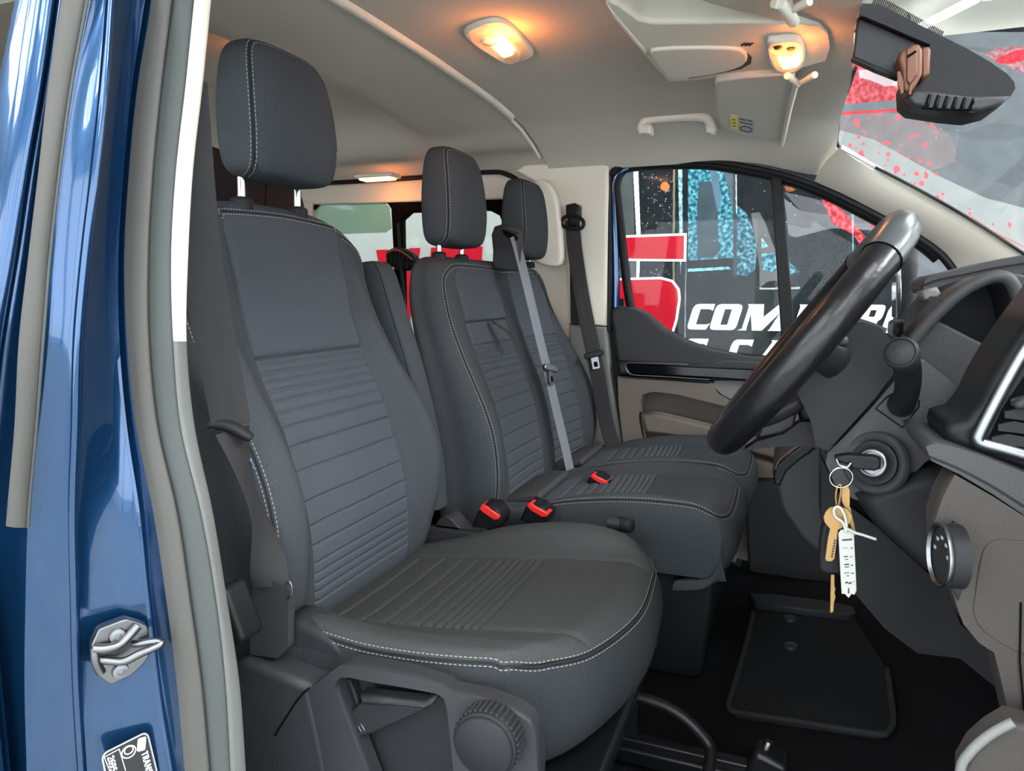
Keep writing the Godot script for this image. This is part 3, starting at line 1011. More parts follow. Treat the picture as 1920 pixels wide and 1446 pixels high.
func build_left_door() -> void:
	var z := -0.86
	# window gasket: black ring round the glass
	var outer := [[1141, 345], [1148, 322], [1166, 309], [1230, 304], [1330, 304], [1400, 314], [1480, 331], [1560, 361], [1640, 402], [1720, 445], [1765, 476], [1784, 500], [1760, 520], [1700, 520]]
	var d := thing("door_1", "left front door with grey upper panel, taupe lower panel and black gloss strip", "door")
	d.set_meta("kind", "structure")
	var frame_top := spl(ZL([[1140, 620], [1142, 500], [1140, 350], [1150, 322], [1172, 308], [1240, 303], [1330, 303], [1400, 313], [1480, 331], [1560, 362], [1640, 403], [1720, 446], [1764, 478], [1790, 510]], z + 0.005), 6)
	var fb := MB.new()
	fb.tube(frame_top, 0.011, 10)
	part("door_seal", fb, M.rubber, d, "black rubber door seal")
	# painted frame just inside the seal
	fb = MB.new()
	fb.tube(spl(ZL([[1152, 620], [1153, 520], [1150, 420], [1149, 345], [1158, 325], [1178, 313]], z - 0.02), 6), 0.016, 10, false, 0.6, Vector3(0, 0, 1))
	part("painted_frame", fb, M.paint, d, "blue painted window frame edge")
	fb = MB.new()
	fb.tube(spl(ZL([[1186, 590], [1176, 540], [1166, 450], [1157, 370], [1156, 345], [1166, 322], [1190, 313], [1260, 309], [1330, 310], [1400, 321], [1480, 339], [1560, 371], [1640, 412], [1720, 456], [1758, 486]], z - 0.025), 6), 0.0145, 8)
	part("window_gasket", fb, M.rubber, d, "black glass run channel")
	fb = MB.new()
	fb.tube(spl(ZL([[1178, 560], [1192, 585], [1215, 608], [1245, 632], [1285, 652], [1340, 663], [1400, 668], [1480, 674], [1600, 682], [1700, 690]], z - 0.02), 6), 0.007, 8)
	part("window_gasket", fb, M.rubber, d)
	part("divider", zface([[1444, 328], [1466, 333], [1490, 620], [1494, 690], [1468, 690], [1460, 560]], z - 0.012, 0.03, 0.004), M.black, d, "black upright between door glass and quarter glass")
	fb = MB.new()
	fb.prism(spl2(Z2([[1186, 588], [1158, 370], [1160, 330], [1190, 315], [1300, 311], [1400, 323], [1455, 336], [1475, 690], [1300, 662]], z - 0.03), 1), 0.004, Transform3D(Basis.IDENTITY, Vector3(0, 0, z - 0.03)))
	var gl := mi(fb, M.glass)
	gl.name = "window_5"
	gl.set_meta("kind", "structure")
	tag(gl, "left front door glass in front of the banner wall", "window")
	add_child(gl)
	fb = MB.new()
	fb.prism(Z2([[1466, 336], [1560, 374], [1640, 415], [1720, 459], [1768, 495], [1730, 700], [1488, 690]], z - 0.03), 0.004, Transform3D(Basis.IDENTITY, Vector3(0, 0, z - 0.03)))
	gl = mi(fb, M.glass)
	gl.name = "window_6"
	gl.set_meta("kind", "structure")
	tag(gl, "three-cornered quarter glass ahead of the left door window", "window")
	add_child(gl)
	# door panel pieces
	part("upper_panel", zface([[1142, 590], [1146, 578], [1160, 574], [1190, 577], [1215, 590], [1245, 616], [1285, 638], [1330, 655], [1400, 668], [1480, 674], [1620, 690], [1620, 745], [1300, 716], [1158, 702]], z + 0.012, 0.05, 0.016), M.dark_plastic, d, "dark grey upper door panel")
	part("ledge", zface([[1156, 676], [1240, 681], [1320, 684], [1360, 676], [1440, 680], [1560, 690], [1560, 716], [1430, 706], [1300, 702], [1160, 704]], z + 0.035, 0.04, 0.012), M.dark_plastic, d)
	part("gloss_strip", zface([[1174, 682], [1260, 685], [1330, 688], [1420, 692], [1560, 700], [1560, 726], [1420, 716], [1330, 710], [1230, 704], [1186, 702], [1177, 694]], z + 0.042, 0.02, 0.006), M.gloss_black, d, "high gloss black trim strip")
	part("strip_edge", tube_b(spl(ZL([[1290, 683.5], [1220, 681], [1180, 680.5], [1173, 685], [1176, 695], [1188, 703], [1240, 706], [1330, 712]], z + 0.043), 5), 0.0016, 6), M.satin, d, "satin line round the gloss strip")
	part("lower_strip", zface([[1160, 705], [1240, 709], [1330, 714], [1336, 722], [1250, 716], [1161, 711]], z + 0.03, 0.03, 0.004), M.black, d)
	part("grip_recess", zface([[1340, 714], [1440, 722], [1440, 768], [1370, 748], [1348, 734]], z + 0.02, 0.03, 0.012, 2), M.grey_trim, d, "grey pull grip recess")
	# taupe lower panel as a frame round the door pocket
	part("lower_panel", zface([[1158, 706], [1250, 712], [1336, 718], [1346, 738], [1370, 752], [1440, 770], [1520, 790], [1520, 840], [1440, 796], [1360, 762], [1270, 740], [1225, 734], [1205, 740], [1198, 760], [1198, 790], [1204, 820], [1212, 860], [1222, 900], [1178, 900], [1172, 860], [1160, 760]], z + 0.03, 0.06, 0.014), M.taupe, d, "taupe lower door panel")
	part("pocket_back", zface([[1180, 722], [1600, 790], [1640, 1000], [1180, 1000]], z - 0.085, 0.02, 0.002), M.taupe, d, "inside of the door pocket")
	part("pocket_rail", zface([[1200, 774], [1240, 778], [1330, 800], [1440, 832], [1540, 858], [1560, 900], [1440, 858], [1330, 828], [1210, 812]], z + 0.035, 0.05, 0.012), M.taupe, d, "taupe rail across the door pocket")
	part("lower_rail", zface([[1330, 836], [1440, 868], [1560, 900], [1600, 960], [1560, 1000], [1440, 960], [1330, 930]], z + 0.03, 0.04, 0.01), M.taupe, d)
	part("inner_skin", zface([[1120, 820], [1760, 700], [1800, 1200], [1120, 1200]], z - 0.11, 0.02, 0.002), M.taupe, d)
	struct("trim_8", zface([[1396, 900], [1540, 900], [1580, 1000], [1560, 1120], [1480, 1125], [1404, 1112]], -0.80, 0.03, 0.01), M.dark_plastic, "dark plastic kick panel of the passenger footwell")
	# door mirror outside the quarter glass
	var mt := thing("door_mirror", "narrow dark edge of the left door mirror outside the quarter glass", "mirror")
	var mb := MB.new()
	mb.prism(round2(Z2([[1692, 452], [1718, 446], [1724, 462], [1722, 560], [1712, 585], [1694, 610], [1680, 612], [1690, 560]], -1.04), 0.03), 0.12, Transform3D(Basis.IDENTITY, Vector3(0, 0, -1.04)), 0.024, 4, true)
	part("housing", mb, M.soft_black, mt)
	mb = MB.new()
	mb.prism(Z2([[1681, 480], [1690, 470], [1692, 590], [1680, 596]], -1.045), 0.1, Transform3D(Basis.IDENTITY, Vector3(0, 0, -1.045)), 0.004)
	part("mirror_glass", mb, M.chrome, mt, "mirror glass")
	mb = MB.new()
	mb.box(Z(1690, 616, -0.96), Vector3(0.06, 0.05, 0.14), Basis.IDENTITY, 0.015)
	part("bracket", mb, M.black, mt)
	# windscreen pillar lining
	struct("trim_9", tube_b(spl(PackedVector3Array([Z(1604, 128, -0.30), Z(1590, 168, -0.50), Z(1575, 206, -0.64), Z(1571, 240, -0.70), Z(1577, 280, -0.745), Z(1660, 323, -0.755), Z(1760, 376, -0.765), Z(1850, 430, -0.775), Z(1935, 486, -0.785)]), 8), 0.0042, 8), M.rubber, "thin black rubber edge of the windscreen")
	struct("trim_5", a_pillar(), M.cream, "cream lining of the left windscreen pillar")
func a_pillar() -> MB:
	var lo := spl(PackedVector3Array([Z(1527, 339, -0.845), Z(1600, 378, -0.86), Z(1700, 432, -0.865), Z(1770, 480, -0.87), Z(1800, 516, -0.875)]), 6)
	var mid := spl(PackedVector3Array([Z(1552, 308, -0.795), Z(1640, 352, -0.805), Z(1740, 405, -0.815), Z(1830, 454, -0.82), Z(1900, 500, -0.825)]), 6)
	var hi := spl(PackedVector3Array([Z(1577, 279, -0.69), Z(1660, 323, -0.76), Z(1760, 376, -0.77), Z(1850, 430, -0.78), Z(1935, 486, -0.79)]), 6)
	var P := []
	for i in lo.size():
		var row := PackedVector3Array()
		for k in 9:
			var t := k / 8.0
			var q := lo[i].lerp(mid[i], t).lerp(mid[i].lerp(hi[i], t), t)
			row.append(q + Vector3(-0.010, -0.004, 0.012) * sin(PI * t))
		P.append(row)
	var b := MB.new()
	b.sheet(P, 0.012, -1.0)
	return b

# ---------- the near door pillar, at the left edge of the photograph ----------
func build_near_pillar() -> void:
	var ys := [-60.0, 0.0, 160.0, 320.0, 480.0, 640.0, 800.0, 960.0, 1120.0, 1280.0, 1446.0, 1560.0]
	var L := {
		"a": [402, 396, 380, 362, 353, 350, 365, 399, 425, 449, 461, 468],
		"b": [370, 364, 348, 330, 321, 325, 339, 377, 405, 423, 432, 438],
		"c": [328, 322, 303, 287, 278, 279, 295, 332, 356, 378, 393, 402],
		"d": [292, 285, 258, 242, 233, 238, 255, 287, 311, 331, 346, 356],
		"e": [280, 272, 248, 232, 222, 224, 238, 262, 278, 296, 323, 345],
		"f": [216, 208, 197, 180, 161, 147, 143, 138, 141, 145, 155, 164],
		"g": [172, 163, 133, 110, 92, 80, 67, 53, 48, 46, 50, 54],
		"h": [124, 115, 90, 72, 53, 35, 27, 13, 2, -6, -10, -12],
		"i": [112, 103, 80, 53, 29, 3, -14, -30, -42, -50, -56, -60],
		"j": [68, 58, 33, 10, -10, -30, -46, -62, -74, -82, -88, -92],
		"k": [40, 28, -4, -34, -58, -80, -100, -120, -130, -138, -142, -146]}
	var zz := {"a": 0.835, "b": 0.86, "c": 0.873, "d": 0.885, "e": 0.887, "f": 0.945, "g": 0.968, "h": 0.985, "i": 0.985, "j": 0.998, "k": 1.0}
	var tum := [-0.055, -0.05, -0.036, -0.022, -0.01, 0.0, 0.0, 0.0, 0.0, 0.0, 0.0, 0.0]
	var C := {}
	# the pillar runs on below the picture down to the sill
	for far in [1900.0, 2350.0]:
		ys.append(far)
		tum.append(0.0)
		for key in L: L[key].append(L[key][-1] + 16)
	for key in L:
		var p := PackedVector3Array()
		for i in ys.size():
			p.append(Z(L[key][i], ys[i], zz[key] + tum[i]))
		C[key] = spl(p, 6)
	var n: int = C["a"].size()
	# strip between two lines, bulging by bulge towards the front
	var strip := func(a: String, c: String, bulge: float, i0: int, i1: int, th: float) -> MB:
		var P := []
		for i in range(i0, i1):
			var row := PackedVector3Array()
			for k in 9:
				var t := k / 8.0
				var q: Vector3 = C[a][i].lerp(C[c][i], t)
				row.append(q + Vector3(bulge, 0, bulge * 0.25) * sqrt(max(0.0, 1.0 - pow(2.0 * t - 1.0, 2.0))))
			P.append(row)
		var b := MB.new()
		b.sheet(P, th, 1.0)
		return b
	var cut := 6 * 5
	struct("trim_6", strip.call("a", "b", 0.004, 0, cut + 1, 0.02), M.cream, "cream upper lining of the near door pillar")
	struct("trim_7", strip.call("a", "b", 0.003, cut, n, 0.02), M.grey_trim, "grey lower lining of the near door pillar")
	var s := thing("door_seal", "grey two-lobed rubber seal along the open driver's doorway", "seal")
	part("inner_lobe", strip.call("b", "c", 0.007, 0, n, 0.008), M.seal_dark, s)
	part("outer_lobe", strip.call("c", "d", 0.009, 0, n, 0.008), M.seal, s)
	# painted pillar: shut face with its fold, outer step and outer skin
	var bp := struct("wall_right_pillar", strip.call("e", "f", -0.006, 0, n, 0.003), M.paint, "glossy blue painted door pillar beside the driver's seat", "pillar")
	part("flange", strip.call("d", "e", -0.008, 0, n, 0.003), M.paint, bp)
	part("outer_face", strip.call("f", "g", -0.004, 0, n, 0.003), M.paint, bp)
	var fold := PackedVector3Array()
	for p in C["f"]: fold.append(p + Vector3(-0.001, 0, 0.0))
	part("fold_edge", tube_b(fold, 0.0045, 8), M.paint, bp)
	part("gap_back", strip.call("g", "i", -0.02, 0, n, 0.003), M.paint, bp)
	part("outer_skin", strip.call("i", "j", 0.006, 0, n, 0.003), M.paint, bp)
	part("skin_face", strip.call("j", "k", 0.002, 0, n, 0.003), M.paint, bp)
	# weatherstrip that ends above the striker
	var e := int(6 * 7 + 6 * 75.0 / 160.0)
	var ws := thing("weatherstrip", "grey rubber weatherstrip on the blue pillar ending above the striker", "seal")
	part("strip", strip.call("g", "h", 0.008, 0, e, 0.006), M.seal, ws)
	var ln := PackedVector3Array()
	for i in e: ln.append(C["g"][i].lerp(C["h"][i], 0.12) + Vector3(0.007, 0, 0.002))
	part("lip", tube_b(ln, 0.0016, 6), M.seal_dark, ws)
	build_striker()
func build_striker() -> void:
	# plane of the shut face near the striker
	var c := Z(222, 1225, 0.918)
	var a := Z(292, 1225, 0.887)
	var ux := (a - c).normalized()
	var up := Vector3.UP
	var nn := ux.cross(up).normalized()
	if nn.dot(CAM - c) < 0: nn = -nn
	up = nn.cross(ux).normalized()
	if up.y < 0: up = -up
	var bs := Basis(ux, up, nn)
	c += nn * 0.009
	var inv := func(px: float, py: float, off: float) -> Vector2:
		var d := ray(px, py)
		var t := (c + nn * off - CAM).dot(nn) / d.dot(nn)
		var q := CAM + d * t - c
		return Vector2(q.dot(ux), q.dot(up))
	var wp := func(px: float, py: float, off: float) -> Vector3:
		var q: Vector2 = inv.call(px, py, off)
		return c + ux * q.x + up * q.y + nn * off
	var poly := PackedVector2Array()
	for q in [[172, 1210], [186, 1180], [236, 1161], [262, 1168], [277, 1174], [281, 1195], [280, 1232], [268, 1248], [246, 1268], [208, 1286], [184, 1268], [174, 1250]]: poly.append(inv.call(q[0], q[1], 0.004))
	var t := thing("door_striker", "bright steel door striker with loop and two screws on the blue pillar", "striker")
	var b := MB.new()
	b.prism(round2(poly, 0.003), 0.012, Transform3D(bs, c + nn * 0.004), 0.0015)
	part("plate", b, M.steel, t)
	b = MB.new()
	var pts := PackedVector3Array([wp.call(184, 1236, 0.004), wp.call(196, 1238, 0.008), wp.call(232, 1240, 0.016), wp.call(262, 1226, 0.02), wp.call(298, 1210, 0.022), wp.call(300, 1204, 0.02), wp.call(290, 1203, 0.016), wp.call(262, 1207, 0.008), wp.call(250, 1206, 0.003)])
	b.tube(spl(pts, 6), 0.0042, 10)
	part("loop", b, M.steel, t)
	b = MB.new()
	b.tube(spl(PackedVector3Array([wp.call(176, 1216, 0.006), wp.call(200, 1216, 0.010), wp.call(228, 1206, 0.010), wp.call(258, 1174, 0.006)]), 6), 0.005, 10)
	b.tube(spl(PackedVector3Array([wp.call(178, 1214, 0.006), wp.call(180, 1240, 0.007), wp.call(190, 1262, 0.006)]), 6), 0.0045, 10)
	part("raised_edge", b, M.steel, t)
	for q in [[219, 1191], [225, 1257]]:
		b = MB.new()
		b.lathe([[0.0, 0.003], [0.0028, 0.003], [0.0032, 0.0045], [0.0072, 0.004], [0.008, 0.001], [0.008, 0.0]], Transform3D(axis_to(nn), wp.call(q[0], q[1], 0.004)), 20)
		part("screw", b, M.satin, t)
	# tyre and load label on the pillar
	var la := thing("pillar_label", "black sticker with white print and grey border on the blue pillar below the striker", "label")
	var lp := PackedVector2Array()
	for q in [[191, 1424], [197, 1413], [272, 1375], [280, 1380], [296, 1446], [320, 1540], [215, 1540]]: lp.append(inv.call(q[0], q[1], 0.0))
	b = MB.new()
	b.prism(round2(lp, 0.004), 0.0006, Transform3D(bs, c - nn * 0.002))
	part("border", b, mat("sticker_border", rgb(150, 150, 148), 0.5), la)
	b = MB.new()
	b.prism(round2(Geometry2D.offset_polygon(lp, -0.0016)[0], 0.003), 0.0006, Transform3D(bs, c - nn * 0.0016))
	part("face", b, mat("sticker_black", rgb(24, 25, 28), 0.35), la)
	var o := c - nn * 0.0012
	# lettering runs down the label
	for q in [["TRANSIT", 271, 1411, 0.0085], ["2695 kg", 207, 1419, 0.0085]]:
		var tm := TextMesh.new()
		var fo := SystemFont.new()
		fo.font_names = PackedStringArray(["Droid Sans"])
		fo.font_weight = 700
		tm.font = fo
		tm.text = q[0]
		tm.font_size = 64
		tm.pixel_size = q[3] / 64.0
		tm.depth = 0.0003
		tm.horizontal_alignment = HORIZONTAL_ALIGNMENT_LEFT
		tm.material = M.sign_white
		var ti := MeshInstance3D.new()
		ti.mesh = tm
		ti.name = "print"
		la.add_child(ti, true)
		var at0: Vector2 = inv.call(q[1], q[2], 0.0)
		var at1: Vector2 = inv.call(q[1] + 18, q[2] + 70, 0.0)
		var dirx := (at1 - at0).normalized()
		var tx := ux * dirx.x + up * dirx.y
		ti.transform = Transform3D(Basis(tx, nn.cross(tx), nn), o + ux * at0.x + up * at0.y)
	for q in [[242, 1411, 0.0068, 0.0088], [242, 1408, 0.0046, 0.0056]]:
		var r0: Vector2 = inv.call(q[0], q[1], 0.0)
		b = MB.new()
		b.tube(circle(o + ux * r0.x + up * r0.y, ux, up, q[3] * 0.75, 24), 0.0006, 6, true)
		part("wheel_symbol", b, M.sign_white, la)
	var r1: Vector2 = inv.call(266, 1397, 0.0)
	b = MB.new()
	b.prism(round2(PackedVector2Array([Vector2(-0.004, -0.007), Vector2(0.004, -0.0075), Vector2(0.004, 0.0075), Vector2(-0.004, 0.007)]), 0.002), 0.0004, Transform3D(bs.rotated(nn, 0.2), o + ux * r1.x + up * r1.y))
	part("tyre_symbol", b, M.sign_white, la)
	b = MB.new()
	for seg in [[196, 1421, 224, 1406], [224, 1406, 236, 1446], [196, 1421, 206, 1446]]:
		var s0: Vector2 = inv.call(seg[0], seg[1], 0.0)
		var s1: Vector2 = inv.call(seg[2], seg[3], 0.0)
		b.tube(PackedVector3Array([o + ux * s0.x + up * s0.y, o + ux * s1.x + up * s1.y]), 0.0004, 5)
	part("print_frame", b, M.sign_white, la)
func circle(c: Vector3, a: Vector3, b: Vector3, r: float, n: int) -> PackedVector3Array:
	var o := PackedVector3Array()
	for k in n: o.append(c + a * cos(TAU * k / n) * r + b * sin(TAU * k / n) * r)
	return o

# ---------- seats ----------
func y2v(ys: Array, y: float) -> float:
	for i in ys.size() - 1:
		if y <= ys[i + 1]: return i + clampf((y - ys[i]) / (ys[i + 1] - ys[i]), 0.0, 1.0)
	return ys.size() - 1.0
func seam(net: Net, uv: Array, parent: Node, out := 1.0, twin := 0.0048) -> void:
	# a welt with a row of stitches on either side, along a path of [u, v] on the net
	var q := PackedVector3Array()
	for a in uv: q.append(Vector3(a[0], a[1], 0))
	q = spl(q, 14)
	var p := PackedVector3Array()
	var n := PackedVector3Array()
	for a in q:
		p.append(net.at(a.x, a.y))
		n.append(net.nrm(a.x, a.y) * out)
	var w := MB.new()
	w.tube(p, 0.0016, 6)
	part("welt", w, M.thread_dark, parent)
	var st := MB.new()
	for s in [-1.0, 1.0]:
		var r := PackedVector3Array()
		for i in p.size():
			var T := (p[min(i + 1, p.size() - 1)] - p[max(i - 1, 0)]).normalized()
			r.append(p[i] + T.cross(n[i]).normalized() * twin * s)
		stitches(r, n, st)
	var o := part("stitching", st, M.thread, parent, "pale grey twin stitching")
	o.set_meta("kind", "stuff")
func headrest(parent: Node, zc: float, dx: float, dy: float, hw: float, posts: Array, post_y: float, mtl: Material, tall := 1.0, lean := 0.012) -> void:
	var rows := []
	var ys := [1.030, 1.036, 1.055, 1.10, 1.15, 1.195, 1.222, 1.238, 1.245]
	var ws := [0.40, 0.80, 0.97, 1.02, 1.0, 0.94, 0.85, 0.68, 0.34]
	var xf := [-0.785, -0.762, -0.750, -0.745, -0.748, -0.756, -0.765, -0.778, -0.795]
	var xb := [-0.825, -0.842, -0.850, -0.853, -0.853, -0.850, -0.846, -0.838, -0.82]
	for i in ys.size():
		var r := PackedVector3Array()
		for k in 20:
			var a := TAU * k / 20.0
			var c := cos(a)
			var s := sin(a)
			# starts at the back, runs over the outboard side to the front
			var zz: float = hw * ws[i] * signf(s) * pow(absf(s), 0.62)
			var m: float = (xf[i] + xb[i]) / 2
			var h: float = (xf[i] - xb[i]) / 2
			r.append(Vector3(m - h * signf(c) * pow(absf(c), 0.62) + dx, 1.245 + (ys[i] - 1.245) * tall + dy, zc + zz))
		rows.append(r)
	var net := Net.new(rows, true)
	var hr := Node3D.new()
	hr.name = "headrest"
	parent.add_child(hr, true)
	var mk := [[6.6, 0.12], [13.4, 0.12]]
	var gv := func(u: float, v: float) -> float: return -0.003 * (dip(u - 6.6, 0.16) + dip(u - 13.4, 0.16)) * smoothstep(0.6, 1.5, v) - 0.002 * dip(v - 6.75, 0.12) * float(u > 6.5 and u < 13.5)
	var vs := samples(0.0, 8.0, 0.2, [[6.75, 0.12]])
	part("front_cushion", skin(net, samples(6.6, 13.4, 0.25, mk), vs, 1.0, gv), mtl, hr)
	part("side_cover", skin(net, samples(13.4, 26.6, 0.3, [[26.6, 0.12], [13.4, 0.12]]), vs, 1.0, func(u: float, v: float) -> float: return gv.call(fmod(u, 20.0), v)), mtl, hr)
	for e in [0, 8]:
		var cap := MB.new()
		var c := Vector3.ZERO
		for p in rows[e]: c += p
		c /= 20.0
		c.y += 0.001 if e else -0.001
		var nn := Vector3.UP if e else Vector3.DOWN
		var i0 := cap.vert(c, nn)
		for k in 60: cap.vert(net.at(k / 3.0, e), nn)
		for k in 60: cap.tri(i0, i0 + 1 + k, i0 + 1 + (k + 1) % 60)
		part("end_cover", cap, mtl, hr)
	seam(net, [[4.9, 0.75], [5.7, 1.05], [6.3, 1.7], [6.6, 2.6], [6.6, 4.0], [6.6, 5.6], [6.9, 6.5], [8.0, 6.75], [10.0, 6.8], [12.0, 6.75], [13.1, 6.5], [13.4, 5.6], [13.4, 3.0]], hr, 1.0, 0.0042)
	for pz in posts:
		var b := MB.new()
		b.tube(PackedVector3Array([Vector3(-0.80 + dx - lean, post_y - 0.02, pz), Vector3(-0.80 + dx - lean * 0.9, 1.06 + dy, pz)]), 0.0065, 14)
		part("post", b, M.chrome, hr, "chrome headrest post")
		b = MB.new()
		b.lathe([[0.0, 0.008], [0.0095, 0.008], [0.0165, 0.005], [0.018, 0.001], [0.018, -0.012]], Transform3D(Basis.IDENTITY, Vector3(-0.80 + dx - lean, post_y, pz)), 20)
		part("post_collar", b, M.soft_black, hr, "dark plastic guide collar")
func build_driver_seat() -> void:
	var t := thing("driver_chair", "charcoal fabric driver's seat with ribbed insert, headrest and plastic side cover", "seat")
	var zc := 0.415
	# backrest
	var ys := [0.30, 0.35, 0.41, 0.47, 0.53, 0.59, 0.65, 0.72, 0.80, 0.87, 0.92, 0.95, 0.972, 0.985, 0.99]
	var xf := [-0.69, -0.658, -0.652, -0.653, -0.662, -0.68, -0.70, -0.733, -0.764, -0.778, -0.787, -0.796, -0.808, -0.828, -0.85]
	var W := [0.235, 0.246, 0.250, 0.252, 0.253, 0.252, 0.250, 0.248, 0.246, 0.240, 0.228, 0.208, 0.172, 0.125, 0.06]
	var bp := [0.0, 0.004, 0.016, 0.030, 0.042, 0.046, 0.038, 0.026, 0.014, 0.006, 0.0, 0.0, 0.0, 0.0, 0.0]
	var xb := [-0.78, -0.785, -0.79, -0.795, -0.80, -0.81, -0.82, -0.835, -0.86, -0.882, -0.893, -0.897, -0.893, -0.885, -0.872]
	var rows := []
	for i in ys.size():
		var w: float = W[i]
		var wi: float = min(0.145, w * 0.72)
		var f: float = xf[i]
		var p: float = f + bp[i]
		var bk: float = xb[i]
		var sw: float = 0.02 if i < 10 else 0.006
		var half := [[bk + 0.012, w - 0.022], [(p + bk) / 2, w], [p - sw - 0.004, w - 0.008], [p - 0.002, w - min(0.05, w * 0.24)], [f, wi]]
		var r := PackedVector3Array([Vector3(bk, ys[i], zc)])
		for h in half: r.append(Vector3(h[0], ys[i], zc + h[1]))
		r.append(Vector3(f - 0.002, ys[i], zc))
		half.reverse()
		for h in half: r.append(Vector3(h[0], ys[i], zc - h[1]))
		if i >= 9:
			# the top edge rises in a shallow arc
			for k in r.size(): r[k].y += [0.002, 0.004, 0.007, 0.009, 0.010, 0.010][i - 9] * (1.0 - pow((r[k].z - zc) / 0.2, 2.0))
		rows.append(r)
	var net := Net.new(rows, true)
	var yv := func(y: float) -> float: return y2v(ys, y)
	var gy := [0.742, 0.729, 0.716, 0.703, 0.689, 0.671, 0.649, 0.62, 0.582, 0.537, 0.50, 0.469, 0.441, 0.424, 0.409, 0.395, 0.38]
	var gm := []
	for y in gy: gm.append([yv.call(y), 0.055])
	var v_seam: float = yv.call(0.7525)
	var grv := func(u: float, v: float) -> float:
		var d := -0.0045 * (dip(u - 5.0, 0.11) + dip(u - 7.0, 0.11)) * smoothstep(11.4, 10.2, v)
		if u > 5.0 and u < 7.0:
			if v < v_seam:
				for m in gm: d -= 0.0034 * dip(v - m[0], 0.07)
			d -= 0.006 * dip(v - v_seam, 0.07)
			if v >= v_seam: d += 0.003 * smoothstep(0.0, 0.2, v - v_seam) * smoothstep(10.0, 9.0, v)
		return d
	var top := 14.0
	var br := Node3D.new()
	br.name = "backrest"
	t.add_child(br, true)
	part("ribbed_panel", skin(net, samples(5.0, 7.0, 0.08, [[5.0, 0.07], [7.0, 0.07]]), samples(0.0, v_seam, 0.12, gm), 1.0, grv), M.insert, br, "ribbed seat fabric")
	part("upper_panel", skin(net, samples(5.0, 7.0, 0.08, [[5.0, 0.07], [7.0, 0.07]]), samples(v_seam, top, 0.12, [[v_seam, 0.05]]), 1.0, grv), M.insert, br)
	part("bolster", skin(net, samples(3.0, 5.0, 0.12, [[5.0, 0.07]]), samples(0.0, top, 0.14, []), 1.0, grv), M.fabric, br)
	part("bolster", skin(net, samples(7.0, 9.0, 0.12, [[7.0, 0.07]]), samples(0.0, top, 0.14, []), 1.0, grv), M.fabric, br)
	part("rear_cover", skin(net, samples(9.0, 15.0, 0.15, []), samples(0.0, top, 0.2, []), 1.0, flat_skin), M.fabric, br)
	seam(net, [[3.0, 0.4], [3.0, 2.0], [3.0, 4.0], [3.0, 6.0], [3.0, 8.0], [3.0, 9.2], [3.1, 10.0], [3.5, 10.9], [4.3, 11.6], [6.0, 11.9], [7.7, 11.6], [8.5, 10.9], [8.9, 10.0], [9.0, 9.2], [9.0, 8.0], [9.0, 5.0]], br)
	headrest(t, 0.418, 0.0, 0.0, 0.113, [0.487, 0.347], 0.995, M.fabric, 1.0, 0.026)
	# cushion
	var cx := [-0.74, -0.66, -0.58, -0.50, -0.42, -0.34, -0.27, -0.22, -0.186, -0.170, -0.178, -0.215, -0.30]
	var yc := [0.325, 0.347, 0.361, 0.371, 0.381, 0.391, 0.398, 0.400, 0.377, 0.335, 0.28, 0.235, 0.215]
	var yo := [0.385, 0.392, 0.394, 0.388, 0.391, 0.397, 0.400, 0.396, 0.385, 0.330, 0.28, 0.235, 0.215]
	var yi := [0.335, 0.352, 0.374, 0.400, 0.418, 0.427, 0.424, 0.410, 0.378, 0.333, 0.28, 0.235, 0.215]
	var rw := [0.0, 0.0, 0.0, 0.0, 0.0, 0.12, 0.40, 0.70, 0.90, 0.95, 0.95, 0.9, 0.6]
	var crows := []
	for i in cx.size():
		var dn: bool = i >= 8
		var s: float = 0.0
		var r := PackedVector3Array()
		var cols := [[0.640, min(0.22, yc[i] - 0.01)], [0.672, min(0.31, yo[i] - 0.02)], [0.668, yo[i]], [0.630, yo[i] + 0.010], [0.560, lerpf(yc[i], yo[i], 0.12)], [0.415, yc[i] - 0.003], [0.270, yc[i]], [0.215, yi[i]], [0.172, yi[i] - 0.012], [0.158, min(0.31, yi[i] - 0.03)], [0.190, min(0.22, yc[i] - 0.01)]]
		for c in cols:
			s = (c[0] - 0.415) / 0.25
			var pull: float = 0.125 * pow(max(s, 0.0), 2.2) + 0.035 * pow(max(-s, 0.0), 4.0)
			var inn: float = 1.0 - 0.05 * rw[i]
			var yy: float = c[1]
			if dn: yy = min(yy, yc[i] + (0.008 if i == 8 else 0.0))
			r.append(Vector3(cx[i] - pull * rw[i], yy, 0.415 + (c[0] - 0.415) * inn))
		crows.append(r)
	var cn := Net.new(crows)
	var gx := [-0.629, -0.576, -0.536, -0.506, -0.479, -0.459, -0.442, -0.428, -0.414, -0.40]
	var cm := []
	for x in gx: cm.append([y2v(cx, x), 0.055])
	var cs := y2v(cx, -0.385)
	var cg := func(u: float, v: float) -> float:
		var d := -0.004 * (dip(u - 4.0, 0.1) + dip(u - 6.0, 0.1)) * smoothstep(8.0, 7.0, v)
		if u > 4.0 and u < 6.0:
			if v < cs:
				for m in cm: d -= 0.0042 * dip(v - m[0], 0.075)
			d -= 0.003 * dip(v - cs, 0.07)
		d -= 0.004 * dip(v - 8.0, 0.16) * smoothstep(2.0, 2.7, u) * smoothstep(8.0, 7.3, u)
		return d
	var cu_ := Node3D.new()
	cu_.name = "cushion"
	t.add_child(cu_, true)
	var um := [[4.0, 0.06], [6.0, 0.06]]
	part("ribbed_panel", skin(cn, samples(4.0, 6.0, 0.08, um), samples(0.0, cs, 0.12, cm), -1.0, cg), M.insert_dark, cu_, "ribbed seat fabric")
